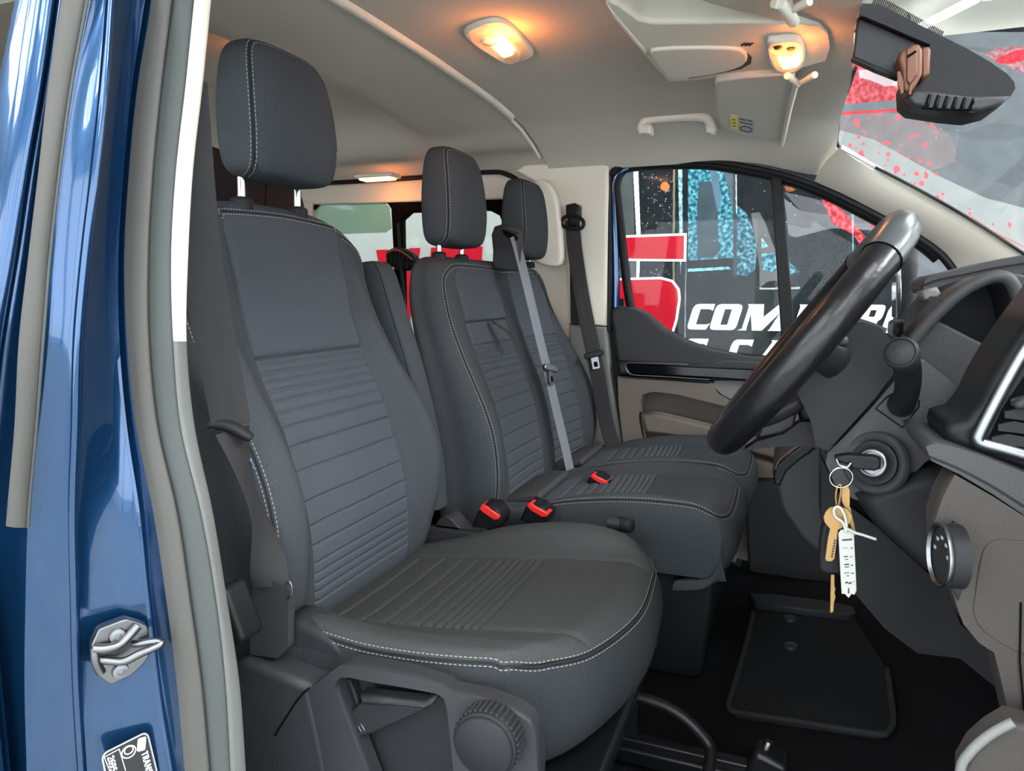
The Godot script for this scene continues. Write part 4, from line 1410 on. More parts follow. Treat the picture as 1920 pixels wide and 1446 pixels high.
	part("front_panel", skin(cn, samples(4.0, 6.0, 0.08, um), samples(cs, 8.0, 0.12, [[cs, 0.05], [8.0, 0.1]]), -1.0, cg), M.insert_dark, cu_)
	part("bolster", skin(cn, samples(2.0, 4.0, 0.12, um), samples(0.0, 8.0, 0.14, [[8.0, 0.1]]), -1.0, cg), M.insert_dark, cu_)
	part("bolster", skin(cn, samples(6.0, 8.0, 0.12, um), samples(0.0, 8.0, 0.14, [[8.0, 0.1]]), -1.0, cg), M.insert_dark, cu_)
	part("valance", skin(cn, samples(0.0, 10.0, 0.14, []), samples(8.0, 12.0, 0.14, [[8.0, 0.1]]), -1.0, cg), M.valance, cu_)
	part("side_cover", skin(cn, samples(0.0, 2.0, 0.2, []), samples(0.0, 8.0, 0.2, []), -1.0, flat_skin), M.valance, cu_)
	part("side_cover", skin(cn, samples(8.0, 10.0, 0.2, []), samples(0.0, 8.0, 0.2, []), -1.0, flat_skin), M.fabric, cu_)
	seam(cn, [[2.0, 0.6], [2.0, 2.0], [2.0, 4.0], [2.0, 6.0], [2.0, 7.0], [2.06, 7.6], [2.3, 7.9], [2.8, 8.0], [4.0, 8.0], [5.0, 8.0], [6.0, 8.0], [7.2, 8.0], [7.7, 7.9], [7.94, 7.6], [8.0, 7.0], [8.0, 6.0]], cu_, -1.0)
	build_seat_base(t)
	build_armrest(t)
func build_seat_base(t: Node) -> void:
	# plastic cover on the door side: frame with a deep opening for the lever
	var sc := Node3D.new()
	sc.name = "side_cover"
	t.add_child(sc, true)
	sc.set_meta("label", "dark grain plastic side cover")
	var z := 0.715
	var b := zface([[576, 1292], [583, 1288], [637, 1248], [655, 1247], [693, 1253], [773, 1270], [823, 1287], [842, 1300], [907, 1313], [960, 1333], [990, 1354], [1004, 1380], [1008, 1446], [1004, 1620], [864, 1620], [850, 1446], [838, 1330], [832, 1310], [818, 1301], [760, 1290], [700, 1280], [655, 1271], [638, 1271], [628, 1282], [632, 1304], [668, 1400], [706, 1500], [744, 1620], [640, 1620], [600, 1400]], z, 0.028, 0.010)
	part("frame", b, M.dark_plastic, sc)
	part("rear_block", zface([[436, 1244], [460, 1240], [507, 1258], [580, 1288], [604, 1400], [650, 1620], [436, 1620]], z - 0.001, 0.055, 0.012), M.dark_plastic, sc)
	part("rear_ledge", zface([[528, 1162], [560, 1166], [618, 1196], [650, 1224], [640, 1262], [596, 1240], [534, 1230]], z - 0.042, 0.05, 0.012), M.dark_plastic, sc)
	part("recess_back", zface([[620, 1258], [840, 1296], [870, 1640], [620, 1640]], z - 0.036, 0.01, 0.0), M.soft_black, sc)
	part("split_line", tube_b(spl(ZL([[580, 1290], [560, 1310], [540, 1340], [515, 1380]], z + 0.0), 5), 0.0012, 6), M.deep_black, sc)
	part("inner_pillar", zface([[632, 1280], [656, 1272], [676, 1330], [712, 1620], [690, 1620], [648, 1340]], z - 0.022, 0.012, 0.004), M.black, sc)
	# recline lever
	var lv := part("lever", zface([[672, 1304], [720, 1310], [792, 1318], [800, 1314], [816, 1304], [818, 1314], [806, 1326], [790, 1330], [730, 1326], [676, 1322]], z - 0.004, 0.02, 0.006), M.dark_plastic, t, "recline lever")
	part("blade", zface([[650, 1340], [676, 1318], [800, 1328], [790, 1336], [700, 1376], [658, 1390]], z - 0.012, 0.014, 0.004), M.soft_black, lv)
	var sy := MB.new()
	for q in [[672, 1362, 677, 1372], [677, 1358, 684, 1370], [682, 1364, 685, 1357], [670, 1376, 674, 1377]]:
		sy.tube(PackedVector3Array([Z(q[0], q[1], z - 0.0115), Z(q[2], q[3], z - 0.0115)]), 0.0007, 5)
	part("symbol", sy, M.satin, lv)
	# round adjuster with a knurled rim
	var kc := Z(903, 1406, z + 0.034) - Vector3(0, 0, 0.022)
	var kn := MB.new()
	kn.lathe([[0.0, 0.022], [0.033, 0.021], [0.0352, 0.019], [0.0355, 0.016], [0.037, 0.016], [0.0385, 0.014], [0.0385, -0.014], [0.0, -0.014]], Transform3D(axis_to(Vector3(0, 0, 1)), kc), 48)
	var kp := part("adjuster_knob", kn, M.soft_black, t, "round height adjuster knob")
	for k in 36:
		var a := TAU * k / 36.0
		kn = MB.new()
		kn.box(kc + Vector3(cos(a), sin(a), 0) * 0.0388 + Vector3(0, 0, 0.0), Vector3(0.0032, 0.0036, 0.022), Basis(Vector3(0, 0, 1), a), 0.0012)
		part("knurl", kn, M.dark_plastic, kp)
	sy = MB.new()
	for q in [[968, 1412, 971, 1424], [972, 1400, 978, 1411], [976, 1398, 979, 1390], [980, 1404, 984, 1402]]:
		sy.tube(PackedVector3Array([Z(q[0], q[1], z + 0.0012), Z(q[2], q[3], z + 0.0012)]), 0.0008, 5)
	part("adjuster_symbol", sy, M.satin, t)
	# inboard cover, buckle ledge and under-seat frame
	var ib := MB.new()
	ib.box(Vector3(-0.52, 0.27, 0.155), Vector3(0.36, 0.20, 0.03), Basis.IDENTITY, 0.012)
	part("inner_cover", ib, M.dark_plastic, t)
	ib = MB.new()
	ib.prism(round2(Z2([[828, 968], [842, 972], [868, 1000], [900, 1002], [905, 1030], [800, 1040], [806, 1000]], 0.14), 0.01), 0.05, Transform3D(Basis.IDENTITY, Vector3(0, 0, 0.14)), 0.01)
	part("hinge_cover", ib, M.dark_plastic, t)
	var fr := MB.new()
	fr.box(Vector3(-0.46, 0.20, 0.415), Vector3(0.52, 0.03, 0.42), Basis.IDENTITY, 0.01)
	for zz in [0.63, 0.20]: fr.box(Vector3(-0.45, 0.10, zz), Vector3(0.46, 0.18, 0.05), Basis.IDENTITY, 0.01)
	part("under_frame", fr, M.black_metal, t)
	for zz in [0.60, 0.225]:
		var rl := MB.new()
		rl.box(Vector3(-0.36, 0.026, zz), Vector3(0.80, 0.030, 0.045), Basis.IDENTITY, 0.006)
		rl.box(Vector3(-0.36, 0.046, zz), Vector3(0.70, 0.016, 0.024), Basis.IDENTITY, 0.004)
		part("seat_rail", rl, M.black_metal, t, "black steel seat rail")
	var rl2 := MB.new()
	rl2.box(Vector3(0.0, 0.05, 0.225), Vector3(0.06, 0.07, 0.05), Basis(Vector3(0, 0, 1), -0.3), 0.012)
	part("rail_foot", rl2, M.black_metal, t)
	rl2 = MB.new()
	rl2.lathe([[0.0, 0.012], [0.006, 0.012], [0.008, 0.008], [0.008, -0.01]], Transform3D(axis_to(Vector3(0.3, 1, 0)), Vector3(0.0, 0.088, 0.225)), 12)
	part("rail_bolt", rl2, M.steel, t)
	# slide bar bent round under the cushion front
	var sb := MB.new()
	sb.tube(spl(PackedVector3Array([Vector3(-0.30, 0.11, 0.60), Vector3(-0.20, 0.075, 0.60), Vector3(-0.145, 0.07, 0.57), Vector3(-0.12, 0.07, 0.50), Vector3(-0.095, 0.075, 0.40), Vector3(-0.085, 0.09, 0.30), Vector3(-0.10, 0.11, 0.27), Vector3(-0.17, 0.14, 0.25), Vector3(-0.30, 0.15, 0.25)]), 8), 0.010, 12)
	part("slide_bar", sb, M.black_metal, t, "bent black slide bar")
	sb = MB.new()
	sb.prism(round2(PackedVector2Array([Vector2(-0.16, -0.09), Vector2(0.10, -0.09), Vector2(0.13, -0.02), Vector2(0.10, 0.08), Vector2(-0.16, 0.08)]), 0.03), 0.012, Transform3D(Basis(Vector3(1, 0, 0), Vector3(0, 0, -1), Vector3(0, 1, 0)), Vector3(-0.26, 0.075, 0.43)), 0.005)
	part("floor_plate", sb, M.black_metal, t)
func build_armrest(t: Node) -> void:
	# folded upright against the inner side of the backrest
	var rows := []
	var pts := [[-0.735, 0.40, 0.085], [-0.745, 0.50, 0.09], [-0.765, 0.60, 0.09], [-0.79, 0.70, 0.088], [-0.82, 0.80, 0.084], [-0.836, 0.86, 0.078], [-0.844, 0.895, 0.066], [-0.848, 0.912, 0.045], [-0.85, 0.917, 0.012]]
	for p in pts:
		var r := PackedVector3Array()
		for k in 14:
			var a := TAU * k / 14.0
			r.append(Vector3(p[0] + 0.5 * p[2] * signf(cos(a)) * pow(absf(cos(a)), 0.6) + 0.03, p[1], 0.108 - 0.034 * (1.0 if p[2] > 0.05 else p[2] / 0.05) * signf(sin(a)) * pow(absf(sin(a)), 0.55)))
		rows.append(r)
	var net := Net.new(rows, true)
	var a := part("armrest", skin(net, samples(0.0, 14.0, 0.2, []), samples(0.0, 8.0, 0.2, []), 1.0, flat_skin), M.fabric, t, "armrest folded upright")
	var p := PackedVector3Array()
	for v in 41: p.append(net.at(11.9, 0.5 + 7.0 * v / 40.0))
	part("piping", tube_b(p, 0.0014, 6), M.thread_dark, a)
	p = PackedVector3Array()
	for v in 41: p.append(net.at(2.1, 0.5 + 7.0 * v / 40.0))
	part("piping", tube_b(p, 0.0014, 6), M.thread_dark, a)

# double passenger seat
func build_bench() -> void:
	var t := thing("passenger_bench", "charcoal fabric double passenger seat with two headrests and ribbed inserts", "seat")
	var ys := [0.30, 0.34, 0.40, 0.46, 0.52, 0.58, 0.64, 0.70, 0.78, 0.84, 0.88, 0.91, 0.928, 0.938, 0.942]
	var xf := [-0.64, -0.618, -0.618, -0.626, -0.638, -0.655, -0.678, -0.703, -0.732, -0.748, -0.758, -0.766, -0.775, -0.792, -0.815]
	var bp := [0.0, 0.004, 0.018, 0.026, 0.03, 0.028, 0.022, 0.016, 0.008, 0.004, 0.0, 0.0, 0.0, 0.0, 0.0]
	var xb := [-0.76, -0.765, -0.77, -0.775, -0.78, -0.79, -0.80, -0.815, -0.835, -0.848, -0.852, -0.855, -0.855, -0.85, -0.84]
	var zn := [-0.045, -0.035, -0.028, -0.026, -0.026, -0.028, -0.034, -0.04, -0.05, -0.06, -0.072, -0.09, -0.115, -0.15, -0.22]
	var zf := [-0.83, -0.845, -0.85, -0.852, -0.85, -0.845, -0.838, -0.828, -0.81, -0.792, -0.775, -0.75, -0.72, -0.68, -0.60]
	var rows := []
	for i in ys.size():
		var r := PackedVector3Array()
		var a: float = zn[i]
		var c: float = zf[i]
		var f: float = xf[i]
		var p: float = f + bp[i]
		var bk: float = xb[i]
		var sq: float = 1.0 - 0.5 * smoothstep(10.0, 14.0, i)
		var mid := -0.475
		var fz := func(z: float) -> float: return mid + (z - mid) * sq
		var pts := [[bk, mid], [bk + 0.01, a - 0.03], [(p + bk) / 2, a], [p - 0.016, a - 0.012], [p - 0.002, a - 0.055], [f, fz.call(-0.165)], [f - 0.003, fz.call(-0.295)], [f, fz.call(-0.43)], [f + 0.012 * float(i < 11), fz.call(-0.475)], [f, fz.call(-0.52)], [f - 0.003, fz.call(-0.63)], [f, fz.call(-0.745)], [p, c + 0.05], [p - 0.018, c + 0.01], [(p + bk) / 2, c], [bk + 0.01, c + 0.03]]
		for q in pts: r.append(Vector3(q[0] + 0.03 * smoothstep(-0.45, -0.8, q[1]), ys[i], q[1]))
		rows.append(r)
	var net := Net.new(rows, true)
	var gy := [0.712, 0.70, 0.689, 0.677, 0.66, 0.638, 0.613, 0.583, 0.543, 0.50, 0.455, 0.422, 0.395, 0.37, 0.35]
	var gm := []
	for y in gy: gm.append([y2v(ys, y), 0.06])
	var v1 := y2v(ys, 0.724)
	var v2 := y2v(ys, 0.78)
	var grv := func(u: float, v: float) -> float:
		var d := 0.0
		for s in [5.0, 7.0, 9.0, 11.0]: d -= 0.004 * dip(u - s, 0.13) * smoothstep(11.2, 10.0, v)
		if (u > 5.0 and u < 7.0) or (u > 9.0 and u < 11.0):
			if v < v1:
				for m in gm: d -= 0.0034 * dip(v - m[0], 0.085)
			d -= 0.005 * dip(v - v1, 0.08)
			if u < 7.0: d -= 0.006 * dip(v - v2, 0.07)
			if u < 7.0 and v > v2: d += 0.004 * smoothstep(10.0, 9.0, v)
		return d
	var br := Node3D.new()
	br.name = "backrest"
	t.add_child(br, true)
	var um := [[5.0, 0.08], [7.0, 0.08], [9.0, 0.08], [11.0, 0.08]]
	for q in [[5.0, 7.0], [9.0, 11.0]]:
		part("ribbed_panel", skin(net, samples(q[0], q[1], 0.1, um), samples(0.0, v1, 0.12, gm), 1.0, grv), M.insert, br, "ribbed seat fabric")
		part("upper_panel", skin(net, samples(q[0], q[1], 0.1, um), samples(v1, 14.0, 0.12, [[v1, 0.05], [v2, 0.05]]), 1.0, grv), M.insert, br)
	part("bolster", skin(net, samples(3.0, 5.0, 0.14, um), samples(0.0, 14.0, 0.15, []), 1.0, grv), M.fabric, br)
	part("middle_ridge", skin(net, samples(7.0, 9.0, 0.14, um), samples(0.0, 14.0, 0.15, []), 1.0, grv), M.fabric, br)
	part("bolster", skin(net, samples(11.0, 13.0, 0.14, um), samples(0.0, 14.0, 0.15, []), 1.0, grv), M.fabric, br)
	part("rear_cover", skin(net, samples(13.0, 19.0, 0.2, []), samples(0.0, 14.0, 0.25, []), 1.0, flat_skin), M.fabric, br)
	seam(net, [[3.4, 0.4], [3.35, 2.0], [3.35, 4.0], [3.35, 6.0], [3.4, 8.0], [3.5, 9.6], [3.8, 10.6], [4.6, 11.3], [6.0, 11.4], [7.2, 11.2], [8.0, 11.1], [9.0, 11.2], [10.5, 11.4], [11.8, 11.2], [12.5, 10.4]], br)
	# pull strap below the fold-out tray panel
	var sp := MB.new()
	var sp0 := Z(922, 602, -0.30)
	sp.ribbon(spl(PackedVector3Array([sp0, sp0 + Vector3(0.02, -0.012, 0.0), sp0 + Vector3(0.045, -0.032, -0.012), sp0 + Vector3(0.06, -0.058, -0.02)]), 5), PackedVector3Array(filled(Vector3(0, 0, 1), 16)), 0.022, 0.002)
	part("pull_strap", sp, M.belt, br, "short fabric pull strap")
	headrest(t, -0.232, 0.008, -0.041, 0.118, [-0.163, -0.293], 0.943, M.fabric, 1.12)
	headrest(t, -0.700, 0.026, -0.050, 0.116, [-0.633, -0.765], 0.943, M.fabric, 1.12)
	# belt outlet tower
	var tw := Node3D.new()
	tw.name = "belt_outlet"
	t.add_child(tw, true)
	tw.set_meta("label", "grey plastic belt outlet between the headrests")
	var bz := -0.415
	part("tower", zface([[922, 505], [923, 470], [920, 440], [926, 424], [940, 420], [962, 426], [971, 434], [973, 470], [974, 510]], bz, 0.045, 0.008), M.dark_plastic, tw)
	part("mouth", zface([[940, 431], [950, 433], [966, 440], [970, 446], [968, 452], [956, 449], [944, 440]], bz + 0.002, 0.02, 0.003), M.deep_black, tw)
	part("lip", zface([[938, 426], [954, 424], [970, 432], [971, 438], [955, 432], [939, 431]], bz + 0.006, 0.02, 0.004), M.dash, tw)
	# cushions
	var cx := [-0.66, -0.60, -0.54, -0.46, -0.38, -0.30, -0.22, -0.15, -0.105, -0.085, -0.09, -0.115, -0.18]
	var yc := [0.35, 0.352, 0.358, 0.368, 0.378, 0.388, 0.396, 0.398, 0.380, 0.345, 0.295, 0.255, 0.24]
	var yb := [0.352, 0.355, 0.366, 0.392, 0.410, 0.418, 0.418, 0.410, 0.384, 0.345, 0.295, 0.255, 0.24]
	for q in [[-0.055, -0.43, 0.012], [-0.435, -0.81, 0.026]]:
		var z0: float = q[0]
		var z1: float = q[1]
		var w := z0 - z1
		var zm := (z0 + z1) / 2
		var rr := []
		for i in cx.size():
			var k: float = smoothstep(4.0, 8.0, i)
			var r := PackedVector3Array()
			for c in [[0.46, -1.0], [0.5, 0.0], [0.49, 0.6], [0.42, 1.0], [0.31, 0.35], [0.0, 0.0], [-0.31, 0.3], [-0.42, 0.9], [-0.485, 0.5], [-0.5, 0.0], [-0.46, -1.0]]:
				var yy: float
				if c[1] < 0.0: yy = min(0.25, yc[i] - 0.01)
				else: yy = lerpf(yc[i], yb[i], c[1])
				if absf(c[0]) >= 0.495: yy = min(0.33, yc[i] - 0.02)
				r.append(Vector3(cx[i] + q[2] - 0.035 * pow(absf(c[0]) / 0.5, 5.0) * k, yy, zm + w * c[0]))
			rr.append(r)
		var cn := Net.new(rr)
		var cm := []
		for x in [-0.50, -0.465, -0.44, -0.415, -0.395, -0.378, -0.362, -0.347, -0.333, -0.32]: cm.append([y2v(cx, x), 0.06])
		var cs := y2v(cx, -0.305)
		var cg := func(u: float, v: float) -> float:
			var d := -0.004 * (dip(u - 4.0, 0.12) + dip(u - 6.0, 0.12)) * smoothstep(8.0, 7.0, v)
			if u > 4.0 and u < 6.0:
				if v < cs:
					for m in cm: d -= 0.0042 * dip(v - m[0], 0.08)
				d -= 0.003 * dip(v - cs, 0.07)
			d -= 0.004 * dip(v - 8.0, 0.18) * smoothstep(2.0, 2.7, u) * smoothstep(8.0, 7.3, u)
			return d
		var cu_ := Node3D.new()
		cu_.name = "cushion"
		t.add_child(cu_, true)
		var m2 := [[4.0, 0.07], [6.0, 0.07]]
		part("ribbed_panel", skin(cn, samples(4.0, 6.0, 0.1, m2), samples(0.0, cs, 0.12, cm), -1.0, cg), M.insert, cu_, "ribbed seat fabric")
		part("front_panel", skin(cn, samples(4.0, 6.0, 0.1, m2), samples(cs, 8.0, 0.14, [[cs, 0.05]]), -1.0, cg), M.fabric, cu_)
		part("bolster", skin(cn, samples(2.0, 4.0, 0.14, m2), samples(0.0, 8.0, 0.15, [[8.0, 0.1]]), -1.0, cg), M.fabric, cu_)
		part("bolster", skin(cn, samples(6.0, 8.0, 0.14, m2), samples(0.0, 8.0, 0.15, [[8.0, 0.1]]), -1.0, cg), M.fabric, cu_)
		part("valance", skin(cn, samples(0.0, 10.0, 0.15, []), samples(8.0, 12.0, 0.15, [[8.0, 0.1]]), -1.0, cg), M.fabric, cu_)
		part("side_cover", skin(cn, samples(0.0, 2.0, 0.2, []), samples(0.0, 8.0, 0.2, []), -1.0, flat_skin), M.fabric, cu_)
		part("side_cover", skin(cn, samples(8.0, 10.0, 0.2, []), samples(0.0, 8.0, 0.2, []), -1.0, flat_skin), M.fabric, cu_)
		seam(cn, [[2.2, 2.6], [2.1, 4.0], [2.05, 6.0], [2.1, 7.0], [2.3, 7.75], [3.0, 8.0], [5.0, 8.0], [7.0, 8.0], [7.7, 7.75], [7.95, 7.0]], cu_, -1.0)
	# fabric flaps over the hinges at the back of the cushions, and the moulded base
	for q in [-0.25, -0.62]:
		var fl := MB.new()
		fl.box(Vector3(-0.575, 0.36, q), Vector3(0.10, 0.02, 0.24), Basis(Vector3(0, 0, 1), 0.25), 0.008)
		part("hinge_flap", fl, M.dash, t, "grey hinge cover flap")
	var pb := MB.new()
	pb.prism(round2(PackedVector2Array([Vector2(-0.62, 0.0), Vector2(-0.14, 0.0), Vector2(-0.115, 0.26), Vector2(-0.62, 0.26)]), 0.03), 0.62, Transform3D(Basis.IDENTITY, Vector3(0, 0, -0.10)), 0.014)
	part("pedestal", pb, M.black, t, "black moulded seat base")
	pb = MB.new()
	pb.tube(PackedVector3Array([Vector3(-0.34, 0.31, -0.06), Vector3(-0.315, 0.325, 0.0)]), 0.011, 14)
	part("lever_stem", pb, M.soft_black, t)
	pb = MB.new()
	pb.lathe([[0.0, 0.016], [0.013, 0.016], [0.0155, 0.012], [0.0155, -0.016], [0.0, -0.016]], Transform3D(axis_to(Vector3(0.9, 0.1, 0.35)), Z(1172, 984, 0.02)), 20)
	part("recline_knob", pb, M.soft_black, t, "short dark recline knob")
	pb = MB.new()
	pb.tube(PackedVector3Array([Z(1172, 984, 0.02), Z(1140, 980, 0.02)]), 0.013, 14)
	part("recline_stem", pb, M.dark_plastic, t)
func filled(v: Vector3, n: int) -> Array:
	var o := []
	for i in n: o.append(v)
	return o

# second row, seen as dark shapes behind the driver's headrest
func build_rear_seat() -> void:
	var t := thing("rear_bench", "dark second-row seat with headrests behind the driver's seat", "seat")
	for q in [[[340, 300], [352, 280], [400, 272], [490, 330], [497, 350], [495, 440], [340, 440]], [[499, 352], [508, 338], [545, 344], [566, 366], [580, 440], [499, 440]]]:
		part("headrest", pface(q, Vector3(-1.40, 0, 0), Vector3(1, 0, 0), 0.10, 0.025, 0, 0.03, Vector3.UP), M.soft_black, t)
	var b := MB.new()
	b.box(Vector3(-1.50, 0.70, -0.10), Vector3(0.14, 0.72, 1.20), Basis(Vector3(0, 0, 1), 0.16), 0.05)
	part("backrest", b, M.soft_black, t)
	b = MB.new()
	b.box(Vector3(-1.33, 0.34, -0.03), Vector3(0.48, 0.14, 1.30), Basis(Vector3(0, 0, 1), 0.06), 0.05)
	part("cushion", b, M.soft_black, t)
	b = MB.new()
	b.box(Vector3(-1.36, 0.135, -0.03), Vector3(0.40, 0.27, 1.1), Basis.IDENTITY, 0.02)
	part("base", b, M.black, t)

# ---------- belts and buckles ----------
func tongue(parent: Node, c: Vector3, ux: Vector3, up: Vector3, m: Material) -> void:
	var nn := ux.cross(up).normalized()
	var bs := Basis(ux, up, nn)
	var b := MB.new()
	b.prism(round2(PackedVector2Array([Vector2(-0.03, -0.008), Vector2(0.03, -0.008), Vector2(0.034, 0.004), Vector2(0.026, 0.012), Vector2(-0.026, 0.012), Vector2(-0.034, 0.004)]), 0.006), 0.012, Transform3D(bs, c + nn * 0.006), 0.004, 3, true)
	part("tongue_grip", b, m, parent)
	b = MB.new()
	b.prism(round2(PackedVector2Array([Vector2(-0.012, -0.045), Vector2(0.012, -0.045), Vector2(0.012, -0.006), Vector2(-0.012, -0.006)]), 0.004), 0.0025, Transform3D(bs, c + nn * 0.003), 0.0006)
	var tg := part("tongue", b, M.steel, parent, "steel belt tongue")
	b = MB.new()
	b.prism(round2(PackedVector2Array([Vector2(-0.006, -0.038), Vector2(0.006, -0.038), Vector2(0.006, -0.022), Vector2(-0.006, -0.022)]), 0.002), 0.003, Transform3D(bs, c + nn * 0.0034))
	part("slot", b, M.deep_black, tg)
func build_belts() -> void:
	# driver's belt: from the pillar down past the tongue to the anchor sleeve
	var t := thing("driver_belt", "dark grey seat belt hanging beside the driver's seat with plastic tongue grip", "seat belt")
	var p0 := Z(352, 230, 0.78)
	var up_c := PackedVector3Array([Z(345, 150, 0.80), Z(360, 330, 0.785), Z(376, 480, 0.765), Z(400, 620, 0.745), Z(424, 740, 0.73), Z(434, 800, 0.725)])
	var sd := PackedVector3Array([Vector3(0.62, 0, -0.78), Vector3(0.62, 0, -0.78), Vector3(0.62, 0, -0.78), Vector3(0.62, 0, -0.78), Vector3(0.62, 0, -0.78), Vector3(0.62, 0, -0.78)])
	var b := MB.new()
	b.ribbon(spl(up_c, 8), spl(sd, 8), 0.047, 0.0016)
	part("upper_webbing", b, M.belt, t)
	var lo := PackedVector3Array([Z(436, 806, 0.725), Z(448, 850, 0.722), Z(466, 910, 0.715), Z(484, 970, 0.708), Z(498, 1030, 0.702), Z(508, 1100, 0.70)])
	var sd2 := PackedVector3Array([Vector3(0.3, 0, -0.95), Vector3(-0.15, 0, -1.0), Vector3(-0.4, 0, -0.92), Vector3(-0.35, 0, -0.93), Vector3(0.2, 0, -0.95), Vector3(0.9, 0, -0.3)])
	b = MB.new()
	b.ribbon(spl(lo, 8), spl(sd2, 8), 0.047, 0.0016)
	part("lower_webbing", b, M.belt, t)
	# tongue grip seen edge-on
	b = MB.new()
	var g0 := Z(390, 797, 0.74)
	var g1 := Z(428, 799, 0.73)
	var g2 := Z(472, 822, 0.718)
	b.tube(spl(PackedVector3Array([g0, g1, g2]), 8), PackedFloat32Array([0.004, 0.0055, 0.007, 0.008, 0.0085, 0.009, 0.0095, 0.0095, 0.0095, 0.0095, 0.0095, 0.0095, 0.009, 0.009, 0.0085, 0.008, 0.006]), 12, false, 0.8)
	part("tongue_grip", b, M.soft_black, t)
	b = MB.new()
	b.lathe([[0.0, 0.006], [0.004, 0.006], [0.005, 0.004], [0.005, -0.006]], Transform3D(axis_to(Vector3(0.2, 0, 1)), Z(433, 823, 0.725)), 14)
	part("stop_button", b, M.black, t)
	# anchor sleeve with wire clip
	b = MB.new()
	b.prism(round2(Z2([[474, 1086], [510, 1090], [541, 1104], [540, 1215], [520, 1235], [468, 1228]], 0.70), 0.004), 0.012, Transform3D(Basis.IDENTITY, Vector3(0, 0, 0.70)), 0.004)
	part("anchor_sleeve", b, M.belt, t, "black fabric anchor sleeve")
	b = MB.new()
	b.tube(spl(ZL([[534, 1098], [541, 1090], [547, 1100], [546, 1116], [539, 1124]], 0.702), 5), 0.0012, 6)
	part("wire_clip", b, M.satin, t)
	b = MB.new()
	b.tube(spl(ZL([[462, 845], [464, 856], [470, 864], [475, 872], [474, 878]], 0.70), 4), 0.0009, 5)
	part("loose_thread", b, M.blue_thread, t, "loose blue thread")
	# retractor hardware low on the pillar
	b = MB.new()
	b.box(Z(432, 1150, 0.78), Vector3(0.05, 0.07, 0.04), Basis(Vector3(0, 0, 1), 0.4), 0.008)
	part("anchor_bracket", b, M.black, t)
	# middle belt over the bench
	t = thing("middle_belt", "light grey seat belt lying down the middle of the passenger seat back", "seat belt")
	var mz := -0.46
	var mp := PackedVector3Array([Z(956, 446, -0.414), Z(966, 480, -0.425), Z(984, 552, -0.45), Z(1003, 632, mz), Z(1018, 692, mz), Z(1034, 764, mz), Z(1052, 840, mz), Z(1066, 905, mz)])
	for i in mp.size(): mp[i] += Vector3(0.012, 0.004, 0.0)
	b = MB.new()
	b.ribbon(spl(mp, 8), PackedVector3Array(filled(Vector3(0.25, 0, -1), 60)), 0.042, 0.0018)
	part("webbing", b, M.belt_grey, t)
	tongue(t, Z(1020, 694, mz) + Vector3(0.018, 0.004, 0), Vector3(0.3, -0.25, -1).normalized(), Vector3(-0.2, 0.97, -0.3).normalized(), M.satin)
	# passenger belt on the far pillar
	t = thing("passenger_belt", "dark seat belt hanging from the left pillar beside the passenger seat", "seat belt")
	var pz := -0.80
	var pp := PackedVector3Array([Z(1073, 412, pz), Z(1078, 470, pz), Z(1092, 560, pz + 0.01), Z(1108, 640, pz + 0.02), Z(1120, 700, pz + 0.02), Z(1136, 790, pz + 0.01), Z(1154, 850, pz + 0.02)])
	b = MB.new()
	b.ribbon(spl(pp, 8), PackedVector3Array(filled(Vector3(1, 0, -0.35), 60)), 0.047, 0.0018)
	part("webbing", b, M.belt, t)
	part("webbing", zface([[1066, 440], [1082, 440], [1094, 606], [1072, 606]], pz - 0.012, 0.002, 0.0), M.belt, t)
	var gd := Node3D.new()
	gd.name = "height_guide"
	t.add_child(gd, true)
	part("slider", zface([[1060, 384], [1076, 380], [1084, 384], [1084, 402], [1078, 424], [1066, 424], [1060, 400]], pz + 0.02, 0.04, 0.008), M.black, gd)
	b = MB.new()
	b.tube(spl(ZL([[1056, 424], [1052, 416], [1062, 406], [1082, 406], [1094, 416], [1090, 428], [1072, 428]], pz + 0.018), 6, true), 0.006, 10, true)
	part("belt_ring", b, M.black, gd)
	tongue(t, Z(1119, 664, pz) + Vector3(0.0, 0.0, 0.035), Vector3(1, 0.25, -0.3).normalized(), Vector3(-0.2, 1, 0).normalized(), M.black)
	part("end_sleeve", zface([[1138, 848], [1162, 842], [1170, 866], [1150, 876]], pz + 0.045, 0.01, 0.003), M.dash, t, "worn grey belt end sleeve")
	# buckles
	var bl := [["buckle", [[882, 992], [895, 960], [906, 946], [928, 950], [942, 972], [936, 990], [900, 1000]], [[897, 954], [904, 946], [914, 951], [937, 968], [934, 975], [926, 976], [905, 962]], 0.10, "black belt buckle with red button between driver's seat and bench"], ["buckle", [[974, 976], [983, 954], [990, 943], [1010, 948], [1030, 966], [1024, 980], [1000, 986]], [[986, 948], [993, 943], [1002, 949], [1028, 964], [1025, 970], [1016, 971], [994, 958]], 0.02, "black belt buckle with red button at the near edge of the bench"], ["buckle", [[1096, 912], [1102, 900], [1108, 889], [1124, 892], [1142, 906], [1138, 914], [1114, 920]], [[1105, 893], [1111, 889], [1118, 893], [1139, 904], [1136, 908], [1128, 909], [1112, 900]], -0.30, "black belt buckle with red button between the two bench cushions"]]
	for q in bl:
		var k := thing(q[0], q[4], "buckle")
		part("body", zface(q[1], q[3], 0.05, 0.006), M.black, k)
		part("button", zface(q[2], q[3] + 0.003, 0.03, 0.003), M.red, k, "red release button")

